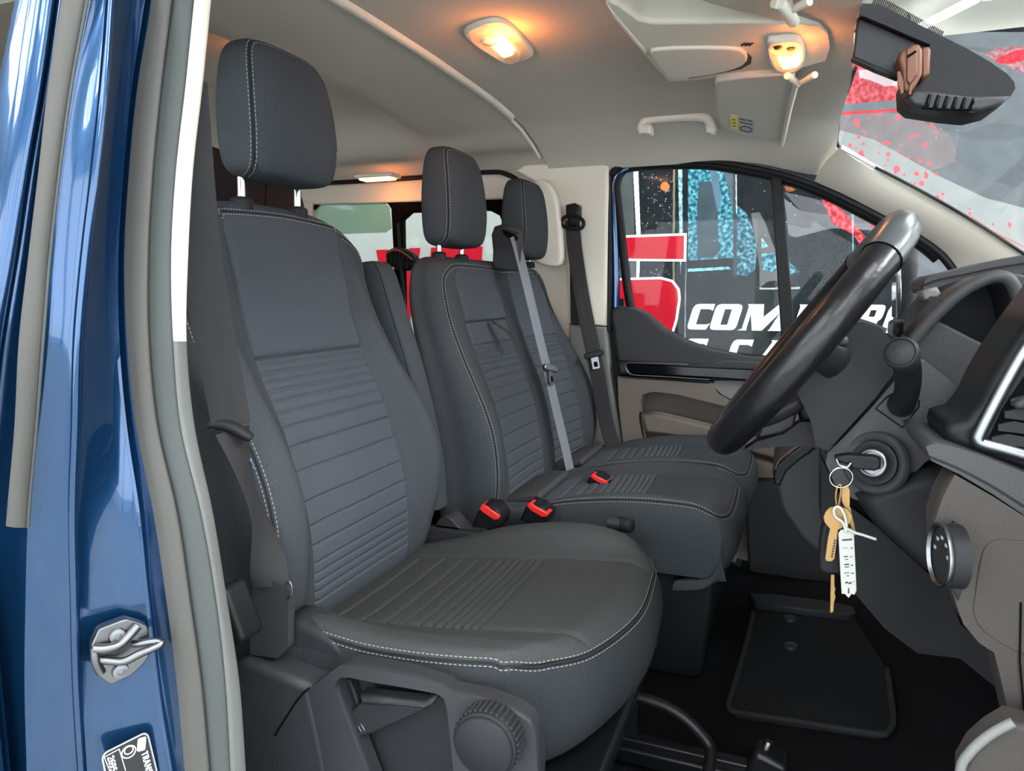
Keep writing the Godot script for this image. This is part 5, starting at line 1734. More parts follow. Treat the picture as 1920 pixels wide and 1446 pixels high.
# ---------- things on the roof ----------
func pface(px: Array, o: Vector3, n: Vector3, depth: float, bev := 0.003, smooth := 0, rnd := 0.0, up := Vector3(0, 0, -1)) -> MB:
	# outline traced on the plane through o with normal n (the side that is seen)
	var nn := n.normalized()
	var bs := frame_to(nn, up)
	var p := PackedVector2Array()
	for q in px:
		var d := ray(q[0], q[1])
		var w := CAM + d * ((o - CAM).dot(nn) / d.dot(nn)) - o
		p.append(Vector2(w.dot(bs.x), w.dot(bs.y)))
	if smooth > 0: p = spl2(p, smooth)
	if rnd > 0.0: p = round2(p, rnd)
	var b := MB.new()
	b.prism(p, depth, Transform3D(bs, o), bev)
	return b
func ppt(px: float, py: float, o: Vector3, n: Vector3) -> Vector3:
	var d := ray(px, py)
	return CAM + d * ((o - CAM).dot(n) / d.dot(n))
func warm_light(parent: Node, at_: Vector3, e: float) -> void:
	var l := OmniLight3D.new()
	l.name = "bulb_light"
	parent.add_child(l)
	l.position = at_
	l.light_color = Color(1.0, 0.55, 0.22)
	l.light_energy = e
	l.light_size = 0.02
	l.omni_range = 6.0
	l.shadow_enabled = true
func build_roof_items() -> void:
	var D := Vector3.DOWN
	# dome lamp over the front seats
	var t := thing("dome_lamp", "lit oval roof lamp in a cream bezel above the front seats", "lamp")
	var o := Vector3(0, 1.350, 0)
	part("bezel", pface([[870, 68], [884, 54], [910, 44], [936, 42], [958, 52], [980, 74], [1000, 100], [996, 110], [974, 118], [950, 121], [925, 110], [895, 92]], o, D, 0.02, 0.006, 3), M.cream, t)
	o.y = 1.343
	part("lens", pface([[880, 70], [892, 61], [912, 57], [930, 62], [952, 76], [974, 100], [976, 112], [962, 121], [944, 119], [915, 102], [888, 84]], o, D, 0.012, 0.004, 3), M.lens, t, "clear lamp lens")
	part("bulb", pface([[920, 88], [936, 68], [950, 77], [966, 94], [962, 104], [944, 110]], o + Vector3(0, 0.004, 0), D, 0.006, 0.002, 0, 0.006), M.bulb_glow, t, "glowing bulb window")
	var kb := MB.new()
	kb.lathe([[0.0, 0.006], [0.014, 0.006], [0.016, 0.003], [0.016, -0.004]], Transform3D(axis_to(D), Y(918, 76, 1.344)), 24)
	part("switch", kb, M.cream, t)
	warm_light(t, Y(946, 92, 1.32), BULB)
	# overhead console with its own reading lamp
	t = thing("overhead_console", "cream overhead console with glasses compartment lid between the sun visors", "console")
	o = Vector3(0, 1.312, 0)
	part("body", pface([[1135, 4], [1158, 12], [1196, 40], [1222, 46], [1300, 46], [1400, 45], [1500, 46], [1536, 50], [1552, 64], [1556, 90], [1548, 114], [1500, 128], [1450, 135], [1400, 140], [1320, 148], [1278, 152], [1256, 153], [1236, 134], [1210, 104], [1180, 66], [1152, 30]], o, D, 0.045, 0.012), M.cream, t)
	part("rear_edge", pface([[1136, 6], [1152, 26], [1182, 62], [1212, 96], [1216, 104], [1208, 104], [1178, 68], [1148, 32]], o - Vector3(0, 0.002, 0), D, 0.02, 0.003), M.cream, t)
	part("compartment_lid", pface([[1220, 104], [1232, 95], [1300, 92], [1372, 93], [1394, 98], [1402, 110], [1394, 124], [1360, 136], [1310, 145], [1268, 150], [1250, 146]], o - Vector3(0, 0.006, 0), D, 0.02, 0.006, 2), M.cream, t)
	part("finger_scoop", pface([[1383, 94], [1398, 97], [1410, 108], [1408, 120], [1390, 130], [1340, 140], [1290, 148], [1350, 134], [1386, 122], [1394, 110]], o - Vector3(0, 0.001, 0), D, 0.01, 0.001), M.dash, t)
	for q in [[1402, 83], [1418, 139]]:
		for k in 3:
			var vb := MB.new()
			vb.box(Y(q[0] - 8 + k * 7, q[1], 1.3115), Vector3(0.004, 0.003, 0.016), Basis(Vector3.UP, 0.5), 0.001)
			part("speaker_slot", vb, M.dash, t)
	var rl := thing("reading_lamp", "lit reading lamp with two switches set in the overhead console", "lamp")
	o.y = 1.302
	part("bezel", pface([[1438, 84], [1450, 78], [1490, 75], [1504, 84], [1509, 108], [1502, 130], [1484, 140], [1462, 139], [1446, 126]], o, D, 0.02, 0.004, 2), M.cream, rl)
	part("switch_panel", pface([[1442, 86], [1452, 81], [1488, 79], [1500, 86], [1494, 94], [1476, 100], [1456, 100], [1444, 95]], o - Vector3(0, 0.004, 0), D, 0.01, 0.003, 2), M.cream, rl)
	for q in [[1459, 89], [1483, 91]]:
		kb = MB.new()
		kb.lathe([[0.0, 0.003], [0.006, 0.003], [0.008, 0.0], [0.008, -0.004]], Transform3D(axis_to(D), Y(q[0], q[1], 1.297)), 16)
		part("switch", kb, M.dash, rl)
	part("lens", pface([[1441, 98], [1456, 103], [1478, 103], [1500, 92], [1506, 110], [1500, 128], [1483, 138], [1464, 137], [1449, 124]], o - Vector3(0, 0.008, 0), D, 0.012, 0.004, 2), M.lens, rl, "clear lamp lens")
	part("bulb", pface([[1458, 110], [1480, 110], [1502, 99], [1504, 114], [1494, 126], [1468, 131]], o - Vector3(0, 0.004, 0), D, 0.006, 0.002, 0, 0.004), M.bulb_glow, rl, "glowing bulb window")
	warm_light(rl, Y(1484, 114, 1.276), BULB * 0.5)
	# lamp at the edge of the rear lining
	var lr := thing("rear_lamp", "thin lit roof lamp above the sliding door windows", "lamp")
	var lc := Z(708, 331, -0.75)
	kb = MB.new()
	kb.box(lc, Vector3(0.15, 0.014, 0.07), Basis.IDENTITY, 0.006)
	part("bezel", kb, M.cream, lr)
	kb = MB.new()
	kb.box(lc - Vector3(0, 0.008, 0), Vector3(0.12, 0.010, 0.05), Basis.IDENTITY, 0.004)
	part("bulb", kb, M.bulb_glow, lr, "glowing lamp lens")
	warm_light(lr, lc + Vector3(0.02, -0.045, -0.03), BULB * 0.35)
	var l2 := thing("cabin_lamp", "roof lamp in the raised lining hidden behind the driver's headrest", "lamp")
	kb = MB.new()
	kb.box(Vector3(-1.13, 1.400, 0.05), Vector3(0.07, 0.016, 0.14), Basis.IDENTITY, 0.006)
	part("bezel", kb, M.cream, l2)
	kb = MB.new()
	kb.box(Vector3(-1.13, 1.391, 0.05), Vector3(0.05, 0.008, 0.11), Basis.IDENTITY, 0.003)
	part("bulb", kb, M.bulb_glow, l2, "glowing lamp lens")
	warm_light(l2, Vector3(-1.13, 1.375, 0.05), BULB * 0.5)
	# passenger sun visor with warning label
	var vo := Vector3(-0.1, 1.296, -0.25)
	var vn := Vector3(0, -1, 0.07).normalized()
	t = thing("sun_visor", "grey sun visor with yellow and white warning label on the passenger side", "sun visor")
	part("panel", pface([[1340, 162], [1344, 153], [1400, 146], [1470, 141], [1490, 150], [1482, 200], [1470, 246], [1462, 262], [1430, 262], [1396, 255], [1364, 246], [1348, 232], [1342, 210]], vo, vn, 0.016, 0.006), M.headliner, t)
	var lo := vo + vn * 0.0006
	part("warning_label", pface([[1369, 215], [1414, 225], [1414, 252], [1371, 241]], lo, vn, 0.0008, 0.0), M.white_plastic, t, "white and yellow warning label")
	part("label_band", pface([[1369, 215], [1383, 218], [1384, 244.5], [1371, 241]], lo + vn * 0.0004, vn, 0.0008, 0.0), M.label_yellow, t)
	var lb := MB.new()
	for q in [[1373, 224, 1379, 225], [1373, 230, 1380, 231], [1374, 236, 1380, 237], [1387, 223, 1398, 225.5], [1402, 226, 1410, 228], [1388, 229, 1400, 232], [1402, 232, 1411, 234.5]]:
		lb.tube(PackedVector3Array([ppt(q[0], q[1], lo + vn * 0.001, vn), ppt(q[2], q[3], lo + vn * 0.001, vn)]), 0.0012, 5)
	var el := PackedVector3Array()
	for k in 16: el.append(ppt(1399 + 11 * cos(TAU * k / 16), 242.5 + 1.5 * cos(TAU * k / 16) + 5 * sin(TAU * k / 16), lo + vn * 0.001, vn))
	lb.tube(el, 0.0012, 5, true)
	part("label_print", lb, M.print, t)
	part("pivot_rod", tube_b(PackedVector3Array([ppt(1493, 156, vo, vn), ppt(1480, 206, vo, vn), ppt(1466, 272, vo, vn)]), 0.0062, 10), M.cream, t, "cream pivot rod")
	visor_clip(t, [[1476, 142], [1487, 150], [1496, 158]], [[1494, 158], [1508, 152], [1528, 140]], vo.y - 0.012)
	# driver's sun visor, mostly above the picture
	t = thing("sun_visor", "grey sun visor on the driver's side at the top edge beside the console", "sun visor")
	var v2 := Vector3(-0.1, 1.302, 0.25)
	var n2 := Vector3(0, -1, -0.06).normalized()
	part("panel", pface([[1275, -40], [1292, -6], [1330, 8], [1380, 22], [1440, 34], [1474, 42], [1488, 30], [1470, -60], [1330, -120]], v2, n2, 0.016, 0.005), M.headliner, t)
	visor_clip(t, [[1450, 6], [1468, 10], [1470, 20]], [[1476, 22], [1490, 16], [1518, 2]], 1.29)
	var cb := MB.new()
	cb.tube(PackedVector3Array([Y(1460, 4, 1.29), Y(1472, 18, 1.288), Y(1488, 40, 1.29)]), 0.010, 12)
	part("pivot_end", cb, M.cream, t)
	# grab handles
	t = thing("grab_handle", "cream grab handle on the roof edge above the left door", "handle")
	var hz := -0.62
	part("grip", tube_b(spl(ZL([[1206, 250], [1203, 238], [1212, 226], [1240, 221], [1290, 219], [1318, 220], [1330, 228], [1339, 248]], hz), 6), PackedFloat32Array(lin(0.012, 0.012, 43)), 12), M.cream, t)
	part("end_cap", zface([[1200, 232], [1222, 232], [1223, 250], [1201, 250]], hz + 0.012, 0.03, 0.005), M.cream, t)
	part("screw_cover", zface([[1212, 236], [1221, 235], [1222, 250], [1213, 251]], hz + 0.016, 0.01, 0.003), M.cream, t, "paler screw cover")
	part("end_cap", zface([[1322, 232], [1338, 236], [1340, 249], [1324, 249]], hz + 0.012, 0.03, 0.005), M.cream, t)
	t = thing("grab_handle", "small cream rear grab handle above the sliding door", "handle")
	part("grip", tube_b(spl(ZL([[799, 310], [800, 301], [810, 298], [850, 298], [880, 300]], -0.64), 5), 0.009, 10), M.cream, t)
	part("end_cap", zface([[798, 300], [808, 299], [808, 312], [799, 312]], -0.632, 0.03, 0.004), M.cream, t)
	build_sensor_housing()
const BULB := 0.022
func lin(a: float, b: float, n: int) -> Array:
	var o := []
	for i in n: o.append(lerpf(a, b, float(i) / max(1, n - 1)))
	return o
func visor_clip(t: Node, p1: Array, p2: Array, y: float) -> void:
	var a := PackedVector3Array()
	for q in p1: a.append(Y(q[0], q[1], y))
	var b := PackedVector3Array()
	for q in p2: b.append(Y(q[0], q[1], y))
	part("clip", tube_b(a, 0.007, 10), M.cream, t)
	part("clip_arm", tube_b(b, PackedFloat32Array([0.005, 0.006, 0.007]), 10), M.cream, t, "cream hinge arm")
func build_sensor_housing() -> void:
	var t := thing("sensor_housing", "large black sensor housing with vent slots behind the windscreen top", "housing")
	var z := 0.07
	part("nose", zface([[1616, 6], [1650, 8], [1700, 34], [1767, 68], [1815, 92], [1855, 115], [1888, 138], [1902, 154], [1904, 166], [1894, 182], [1866, 202], [1826, 212], [1780, 208], [1712, 198], [1696, 184], [1694, 150], [1745, 84], [1680, 56], [1610, 26]], z, 0.09, 0.014), M.soft_black, t)
	part("side_panel", zface([[1608, 32], [1640, 44], [1680, 62], [1742, 88], [1744, 150], [1700, 152], [1682, 143], [1640, 126], [1599, 108]], z - 0.012, 0.02, 0.004), M.dark_plastic, t)
	part("lower_lip", zface([[1597, 106], [1640, 124], [1684, 142], [1684, 147], [1640, 130], [1597, 110]], z - 0.006, 0.02, 0.002), M.black, t)
	part("shelf", zface([[1698, 182], [1716, 168], [1760, 172], [1830, 180], [1896, 178], [1880, 194], [1840, 207], [1780, 206], [1714, 197]], z + 0.006, 0.05, 0.006), M.dash, t, "grey lower shelf")
	for k in 6:
		var x := 1742.0 + 16.5 * k
		part("vent_slot", zface([[x - 1, 176 + k * 1.6], [x + 2.5, 176 + k * 1.6], [x - 2, 190 + k * 1.4], [x - 2, 200 + k * 1.2], [x - 9, 200 + k * 1.2], [x - 7, 192 + k * 1.4]], z + 0.0075, 0.01, 0.0), M.deep_black, t)
		if k < 5: part("vent_blade", zface([[x + 3, 177 + k * 1.6], [x + 14, 179 + k * 1.6], [x + 7, 204 + k], [x - 2, 202 + k]], z + 0.008, 0.01, 0.002), M.dark_plastic, t)
	part("base_line", tube_b(ZL([[1728, 202], [1770, 206], [1816, 206], [1826, 190]], z + 0.008), 0.0018, 6), M.deep_black, t)
	# frit stripes printed along the top edge of the glass
	var fb := MB.new()
	for k in 46:
		var f := k / 45.0
		var a := Vector2(lerpf(1636, 1764, f), lerpf(-8, 62, f))
		var p := Z(a.x, a.y, z - 0.02)
		var q := Z(a.x + 4, a.y + lerpf(20, 6, f), z - 0.02)
		fb.box((p + q) / 2, Vector3(0.0016, p.distance_to(q) + 0.004, 0.0012), Basis(Vector3(0, 0, 1), -0.3))
	part("frit_stripes", fb, M.deep_black, t, "fine black stripes printed on the glass")
	# brown mirror mount hanging off the housing
	var m := thing("mirror_mount", "brown plastic mirror mount clipped to the black sensor housing", "mount")
	var mz := z + 0.03
	part("body", zface([[1688, 96], [1700, 90], [1712, 82], [1724, 82], [1730, 92], [1730, 138], [1718, 160], [1704, 176], [1692, 168], [1690, 130], [1684, 112]], mz, 0.035, 0.005), M.brown, m)
	part("side_cheek", zface([[1726, 88], [1742, 86], [1746, 92], [1744, 136], [1728, 152]], mz - 0.006, 0.03, 0.005), M.brown, m)
	part("face_rib", zface([[1700, 92], [1712, 86], [1720, 90], [1720, 140], [1706, 160], [1700, 150]], mz + 0.003, 0.006, 0.002), M.brown, m)
	part("slot", zface([[1701, 104], [1717, 94], [1719, 97], [1703, 108]], mz + 0.0045, 0.004, 0.0), M.deep_black, m)
	part("spring_leg", zface([[1683, 134], [1688, 134], [1694, 152], [1694, 174], [1690, 176], [1684, 156]], mz + 0.006, 0.008, 0.002), M.brown, m)
	part("spring_leg", zface([[1706, 160], [1722, 138], [1722, 148], [1710, 168], [1708, 178], [1704, 176]], mz + 0.006, 0.008, 0.002), M.brown, m)

# ---------- dashboard ----------
func build_front() -> void:
	var t := thing("dashboard", "dark grey dashboard with instrument hood, air vent and taupe lower panel", "dashboard")
	# body of the dashboard, running across the cab
	var b := MB.new()
	b.prism(round2(PackedVector2Array([Vector2(0.33, 0.45), Vector2(0.34, 0.60), Vector2(0.30, 0.72), Vector2(0.30, 0.80), Vector2(0.36, 0.885), Vector2(0.50, 0.915), Vector2(0.66, 0.92), Vector2(0.72, 0.86), Vector2(0.72, 0.40)]), 0.04), 1.62, Transform3D(Basis.IDENTITY, Vector3(0, 0, 0.80)), 0.02)
	part("body", b, M.soft_black, t)
	# padded top that rises to a rim over the middle of the cab
	part("top_pad", zface([[1730, 540], [1734, 526], [1748, 516], [1790, 507], [1850, 492], [1920, 478], [1990, 470], [1990, 540], [1900, 524], [1850, 518], [1800, 524], [1756, 540], [1736, 550]], -0.05, 0.14, 0.012), M.dash, t, "grey grained dashboard top")
	part("top_seam", tube_b(spl(ZL([[1726, 536], [1760, 524], [1810, 514], [1860, 503], [1930, 492]], -0.046), 5), 0.0014, 6), M.thread_dark, t)
	# centre vent rim seen edge-on behind the instrument hood
	part("centre_vent", zface([[1708, 628], [1718, 606], [1742, 574], [1756, 556], [1770, 562], [1746, 596], [1724, 636]], 0.12, 0.06, 0.006), M.black, t)
	part("centre_vent_trim", tube_b(spl(ZL([[1711, 628], [1724, 604], [1748, 578], [1752, 568], [1760, 574]], 0.125), 5), 0.0035, 8), M.satin, t, "satin vent edge")
	for k in 4:
		part("centre_vent_fin", zface([[1712 + k * 8, 618 - k * 10], [1730 + k * 8, 596 - k * 10], [1734 + k * 8, 600 - k * 10], [1716 + k * 8, 623 - k * 10]], 0.13, 0.02, 0.002), M.deep_black, t)
	part("centre_screen", zface([[1728, 546], [1758, 538], [1766, 552], [1748, 562], [1730, 566]], -0.02, 0.05, 0.006), M.grey_trim, t, "pale screen surround")
	# instrument hood: outer shell, inner far wall, dark dial recess and rim
	var hz := 0.30
	part("instrument_hood", zface([[1712, 636], [1756, 584], [1800, 544], [1846, 518], [1890, 512], [1930, 516], [1990, 530], [1990, 640], [1911, 620], [1898, 562], [1890, 541], [1876, 531], [1846, 534], [1800, 561], [1757, 601]], hz, 0.11, 0.004), M.dash, t)
	part("hood_base", zface([[1700, 656], [1712, 636], [1757, 600], [1820, 633], [1880, 662], [1898, 644], [1911, 620], [1990, 640], [1990, 800], [1900, 790], [1810, 770], [1770, 740], [1730, 700]], hz, 0.11, 0.004), M.dash, t)
	part("dial_panel", zface([[1745, 602], [1795, 550], [1845, 522], [1885, 519], [1905, 540], [1922, 622], [1884, 674], [1815, 642]], hz - 0.105, 0.01, 0.0), M.soft_black, t, "instrument panel deep inside the hood")
	part("hood_rim", tube_b(spl(ZL([[1706, 650], [1716, 634], [1757, 588], [1804, 547], [1848, 524], [1882, 520], [1900, 536], [1910, 566], [1922, 618], [1910, 648], [1890, 672], [1866, 712], [1850, 744]], hz + 0.014), 6), 0.0085, 10), M.dash, t)
	# outer air vent
	var vz := 0.615
	part("vent_surround", zface([[1990, 520], [1920, 612], [1884, 664], [1856, 712], [1836, 754], [1812, 784], [1790, 790], [1776, 794], [1771, 812], [1776, 834], [1800, 846], [1850, 866], [1990, 922]], vz, 0.10, 0.012), M.black, t)
	part("vent_cavity", zface([[1990, 620], [1926, 700], [1880, 768], [1858, 816], [1862, 828], [1990, 866]], vz + 0.002, 0.004, 0.0), M.deep_black, t)
	part("vent_bezel", tube_b(spl(ZL([[1990, 560], [1925, 652], [1888, 714], [1858, 770], [1838, 810], [1834, 824], [1842, 832], [1880, 842], [1930, 856], [1990, 874]], vz + 0.006), 6), 0.0065, 10), M.satin, t, "satin silver vent bezel")
	for k in 4:
		var y := 742.0 + k * 24
		var x := 1896.0 - k * 12
		part("vent_fin", zface([[x, y + 6], [x + 30, y], [1990, y + 18], [1990, y + 32], [x, y + 18]], vz + 0.008, 0.02, 0.004), M.soft_black, t)
	part("vent_slider", zface([[1902, 756], [1918, 748], [1940, 752], [1940, 768], [1906, 768]], vz + 0.016, 0.012, 0.004), M.dark_plastic, t)
	# padded ledge and lower panel towards the door
	part("ledge", zface([[1736, 838], [1756, 831], [1790, 838], [1850, 858], [1920, 886], [1990, 916], [1990, 1004], [1920, 966], [1860, 926], [1800, 890], [1746, 864]], 0.64, 0.34, 0.014), M.dash, t)
	part("ledge_seam", tube_b(spl(ZL([[1742, 856], [1800, 880], [1860, 912], [1920, 950]], 0.6395), 5), 0.0016, 6), M.thread_dark, t)
	part("lower_panel", zface([[1790, 890], [1860, 930], [1920, 968], [1990, 1006], [1990, 1560], [1940, 1560], [1916, 1446], [1892, 1340], [1874, 1262], [1864, 1224], [1836, 1206], [1806, 1170], [1790, 1124], [1776, 1080], [1756, 1050], [1752, 980], [1766, 936]], 0.645, 0.05, 0.02), M.taupe_darkened, t, "taupe lower dashboard panel")
	part("panel_recess", zface([[1836, 1060], [1846, 1026], [1866, 1012], [1990, 1020], [1990, 1260], [1880, 1210], [1838, 1180], [1824, 1150]], 0.6465, 0.004, 0.001, 0, 0.01), M.taupe_darkened, t)
	part("panel_joint", tube_b(ZL([[1914, 1130], [1912, 1240], [1926, 1400]], 0.6475), 0.0009, 5), M.deep_black, t)
	# light switch
	var kx := Vector3(-0.99, 0.0, 0.14).normalized()
	var kc := Z(1774, 1042, 0.668)
	var sw := thing("light_switch", "round headlamp switch with silver ring on the taupe dashboard panel", "switch")
	b = zface([[1788, 978], [1806, 990], [1815, 1040], [1809, 1090], [1797, 1127], [1782, 1096], [1776, 1040], [1778, 1000]], 0.649, 0.006, 0.001)
	part("base", b, M.soft_black, sw)
	b = MB.new()
	b.lathe([[0.0300, -0.012], [0.0295, 0.004], [0.0, 0.004]], Transform3D(axis_to(kx), kc), 36)
	part("knob", b, M.soft_black, sw)
	b = MB.new()
	b.lathe([[0.0295, 0.002], [0.031, 0.004], [0.031, 0.007], [0.029, 0.008], [0.027, 0.005]], Transform3D(axis_to(kx), kc), 36)
	part("ring", b, M.satin, sw, "satin silver ring")
	b = MB.new()
	for k in 5:
		var a := TAU * (k + 0.3) / 9.0
		b.box(kc + kx * 0.0045 + frame_to(kx).x * cos(a) * 0.017 + frame_to(kx).y * sin(a) * 0.017, Vector3(0.005, 0.003, 0.0006), frame_to(kx))
	part("symbols", b, M.white_plastic, sw)
	# knee panel and centre stack in the shadow under the wheel
	part("knee_panel", zface([[1540, 860], [1580, 940], [1640, 985], [1740, 1075], [1770, 1090], [1800, 1170], [1872, 1232], [1880, 1300], [1800, 1235], [1720, 1225], [1660, 1180], [1600, 1110], [1560, 1060], [1540, 980]], 0.38, 0.10, 0.02), M.black, t)
	part("column_tunnel", zface([[1600, 930], [1680, 900], [1780, 870], [1830, 960], [1800, 1100], [1740, 1080], [1640, 990]], 0.50, 0.2, 0.02), M.soft_black, t)
	part("centre_stack", zface([[1448, 886], [1456, 872], [1512, 826], [1560, 836], [1610, 930], [1625, 1010], [1590, 1075], [1556, 1062], [1500, 1012], [1462, 956]], 0.02, 0.24, 0.012), M.dark_plastic, t, "dark centre stack side")
	part("stack_glint", tube_b(spl(ZL([[1454, 880], [1462, 862], [1488, 842], [1512, 826]], 0.03), 5), 0.0012, 8), M.brown, t, "painted copper glint along the centre stack edge")  # thin brown tube stands for a copper glint of light on the edge
	part("stack_gloss", zface([[1450, 890], [1456, 874], [1486, 848], [1512, 828], [1540, 834], [1500, 862], [1474, 884], [1462, 912], [1452, 908]], 0.026, 0.01, 0.003), M.gloss_black, t, "gloss black edge panel")
	# kick panel at the door sill
	var kp := thing("kick_panel", "taupe kick panel with pale piped edge at the door sill", "panel")
	part("panel", zface([[1802, 1560], [1804, 1446], [1826, 1408], [1860, 1378], [1898, 1356], [1990, 1380], [1990, 1560]], 0.70, 0.03, 0.006), M.taupe_darkened, kp)
	part("piping", tube_b(spl(ZL([[1796, 1560], [1800, 1450], [1818, 1412], [1856, 1378], [1900, 1354]], 0.703), 6), 0.0045, 8), M.grey_trim, kp)

# ---------- steering wheel and column ----------
func build_wheel() -> void:
	var c := (Z(1716, 392, 0.42) + Z(1333, 846, 0.42)) / 2
	var d := (Z(1716, 392, 0.42) - Z(1333, 846, 0.42)).normalized()
	var n := Vector3(-d.y, d.x, 0)
	var zz := Vector3(0, 0, 1)
	var R := 0.1685
	var t := thing("steering_wheel", "black leather steering wheel seen edge-on with worn shiny rim", "steering wheel")
	var seg := func(a0: float, a1: float, r: float) -> MB:
		var p := PackedVector3Array()
		for i in 49:
			var a := lerpf(a0, a1, i / 48.0)
			p.append(c + d * cos(a) * R + zz * sin(a) * R)
		var m := MB.new()
		m.tube(p, r, 18)
		return m
	# angle 0 = top of the wheel; +90 degrees = door side
	var top := deg_to_rad(46)
	part("rim_leather", seg.call(top, TAU - top, 0.0212), M.leather, t, "black leather rim")
	part("rim_insert", seg.call(-top, top, 0.0216), mat("worn", rgb(60, 62, 65), 0.27), t, "worn shiny upper rim")
	for s in [top, -top]:
		var q: Vector3 = c + d * cos(s) * R + zz * sin(s) * R
		var m := MB.new()
		m.tube(circle(q, (d * cos(s) + zz * sin(s)).normalized(), n, 0.0217, 24), 0.0009, 6, true)
		part("rim_joint", m, M.deep_black, t)
	# airbag pad and spokes
	var hub := MB.new()
	hub.lathe([[0.0, 0.022], [0.04, 0.02], [0.055, 0.010], [0.058, -0.006], [0.055, -0.04], [0.04, -0.055], [0.0, -0.056]], Transform3D(axis_to(n), c - n * 0.035), 40)
	part("hub", hub, M.soft_black, t, "airbag hub")
	for a in [PI / 2, -PI / 2, PI * 0.78, -PI * 0.78]:
		var q0 := c + (d * cos(a) + zz * sin(a)) * 0.06 - n * 0.045
		var q1: Vector3 = c + (d * cos(a) + zz * sin(a)) * R
		var m := MB.new()
		m.tube(spl(PackedVector3Array([q0, q0.lerp(q1, 0.5) - n * 0.008, q1]), 6), PackedFloat32Array(lin(0.024, 0.014, 13)), 12, false, 0.5, n)
		var sp := part("spoke", m, M.soft_black, t)
		m = MB.new()
		m.tube(spl(PackedVector3Array([q0 + n * 0.012, q0.lerp(q1, 0.5) + n * 0.006, q1.lerp(q0, 0.15) + n * 0.004]), 6), 0.007, 8, false, 0.4, n)
		part("spoke_trim", m, M.satin, sp, "satin spoke trim")
	part("lower_spoke", zface([[1395, 844], [1420, 828], [1470, 814], [1500, 792], [1540, 790], [1554, 846], [1520, 838], [1480, 836], [1420, 842]], 0.45, 0.03, 0.008), M.black, t)
	part("pad_back", zface([[1440, 704], [1500, 648], [1534, 690], [1544, 800], [1500, 794], [1494, 770], [1440, 766], [1410, 790]], 0.43, 0.03, 0.008), M.black, t)
	part("spoke_panel", zface([[1438, 772], [1494, 776], [1488, 802], [1466, 814], [1418, 824]], 0.435, 0.02, 0.004), M.dark_plastic, t)
	part("spoke_bar", zface([[1441, 765], [1495, 769], [1493, 778], [1437, 774]], 0.44, 0.02, 0.003), M.satin, t, "satin bar on the lower spoke")
	# column shroud: upper and lower halves, stalk, ignition
	var s := thing("steering_column", "dark grey steering column shroud with stalk and ignition barrel", "column")
	part("upper_shroud", zface([[1500, 690], [1548, 636], [1580, 614], [1622, 606], [1650, 614], [1676, 644], [1690, 680], [1672, 706], [1640, 748], [1588, 806], [1552, 846], [1530, 836], [1520, 790], [1496, 740]], 0.50, 0.16, 0.022), M.black, s)
	part("shroud_cap", zface([[1558, 614], [1576, 598], [1600, 594], [1640, 606], [1664, 616], [1660, 626], [1620, 624], [1580, 618]], 0.47, 0.1, 0.008), M.dash, s, "grey cap on top of the column")
	part("cap_disc", zface([[1560, 600], [1580, 590], [1602, 594], [1606, 602], [1592, 610], [1566, 612]], 0.44, 0.06, 0.006, 2), M.dark_plastic, s)
	part("thumb_pad", zface([[1552, 636], [1566, 629], [1586, 630], [1592, 640], [1584, 650], [1566, 648]], 0.525, 0.04, 0.006, 2), M.dash, s, "rough patterned pad")
	part("lower_shroud", zface([[1548, 868], [1552, 850], [1590, 812], [1640, 758], [1690, 700], [1716, 672], [1740, 680], [1780, 712], [1800, 736], [1804, 760], [1796, 800], [1776, 846], [1736, 866], [1712, 890], [1680, 936], [1640, 946], [1600, 936], [1566, 910]], 0.485, 0.16, 0.024), M.dash, s)
	part("stalk_plate", zface([[1642, 766], [1664, 742], [1676, 732], [1706, 728], [1724, 744], [1724, 764], [1692, 802]], 0.4862, 0.002, 0.0), M.dash, s)
	part("plate_joint", tube_b(ZL([[1682, 734], [1664, 744], [1642, 766], [1692, 802], [1722, 764], [1724, 750]], 0.4865), 0.0009, 5), M.deep_black, s)
	var st := thing("indicator_stalk", "black bent indicator stalk on the steering column", "stalk")
	b_stalk(st)
	var ig := Node3D.new()
	ig.name = "ignition"
	s.add_child(ig, true)
	var iax := Vector3(-0.42, 0.16, 0.9).normalized()
	var ic := Z(1638, 868, 0.497)
	var m2 := MB.new()
	m2.lathe([[0.038, -0.008], [0.036, 0.001], [0.033, 0.003], [0.030, 0.001], [0.027, -0.003]], Transform3D(axis_to(iax), ic), 40)
	part("boss", m2, M.dash, ig)
	m2 = MB.new()
	m2.lathe([[0.027, -0.003], [0.026, 0.002], [0.022, 0.003], [0.018, 0.0], [0.0, 0.0]], Transform3D(axis_to(iax), ic), 40)
	part("collar", m2, M.soft_black, ig)
	m2 = MB.new()
	m2.lathe([[0.0175, 0.0], [0.0175, 0.006], [0.016, 0.008], [0.014, 0.008], [0.0135, 0.003], [0.0, 0.003]], Transform3D(axis_to(iax), ic), 40)
	part("lock_ring", m2, M.satin, ig, "satin steel lock ring")
func b_stalk(st: Node) -> void:
	var b := MB.new()
	b.tube(spl(PackedVector3Array([Z(1690, 758, 0.485), Z(1692, 757, 0.51), Z(1697, 748, 0.535), Z(1702, 722, 0.56), Z(1702, 695, 0.58), Z(1697, 676, 0.60)]), 6), PackedFloat32Array(lin(0.0155, 0.0125, 12) + lin(0.0125, 0.0135, 19)), 18)
	part("arm", b, M.black, st)
	b = MB.new()
	var hx := (Vector3(-0.30, 0.30, 1)).normalized()
	b.lathe([[0.0125, -0.022], [0.0160, -0.010], [0.0168, 0.003], [0.0155, 0.009], [0.0138, 0.010], [0.0136, 0.008], [0.0125, 0.0095], [0.0, 0.011]], Transform3D(axis_to(hx), Z(1691, 664, 0.61)), 36)
	part("end_knob", b, M.soft_black, st, "round end knob")

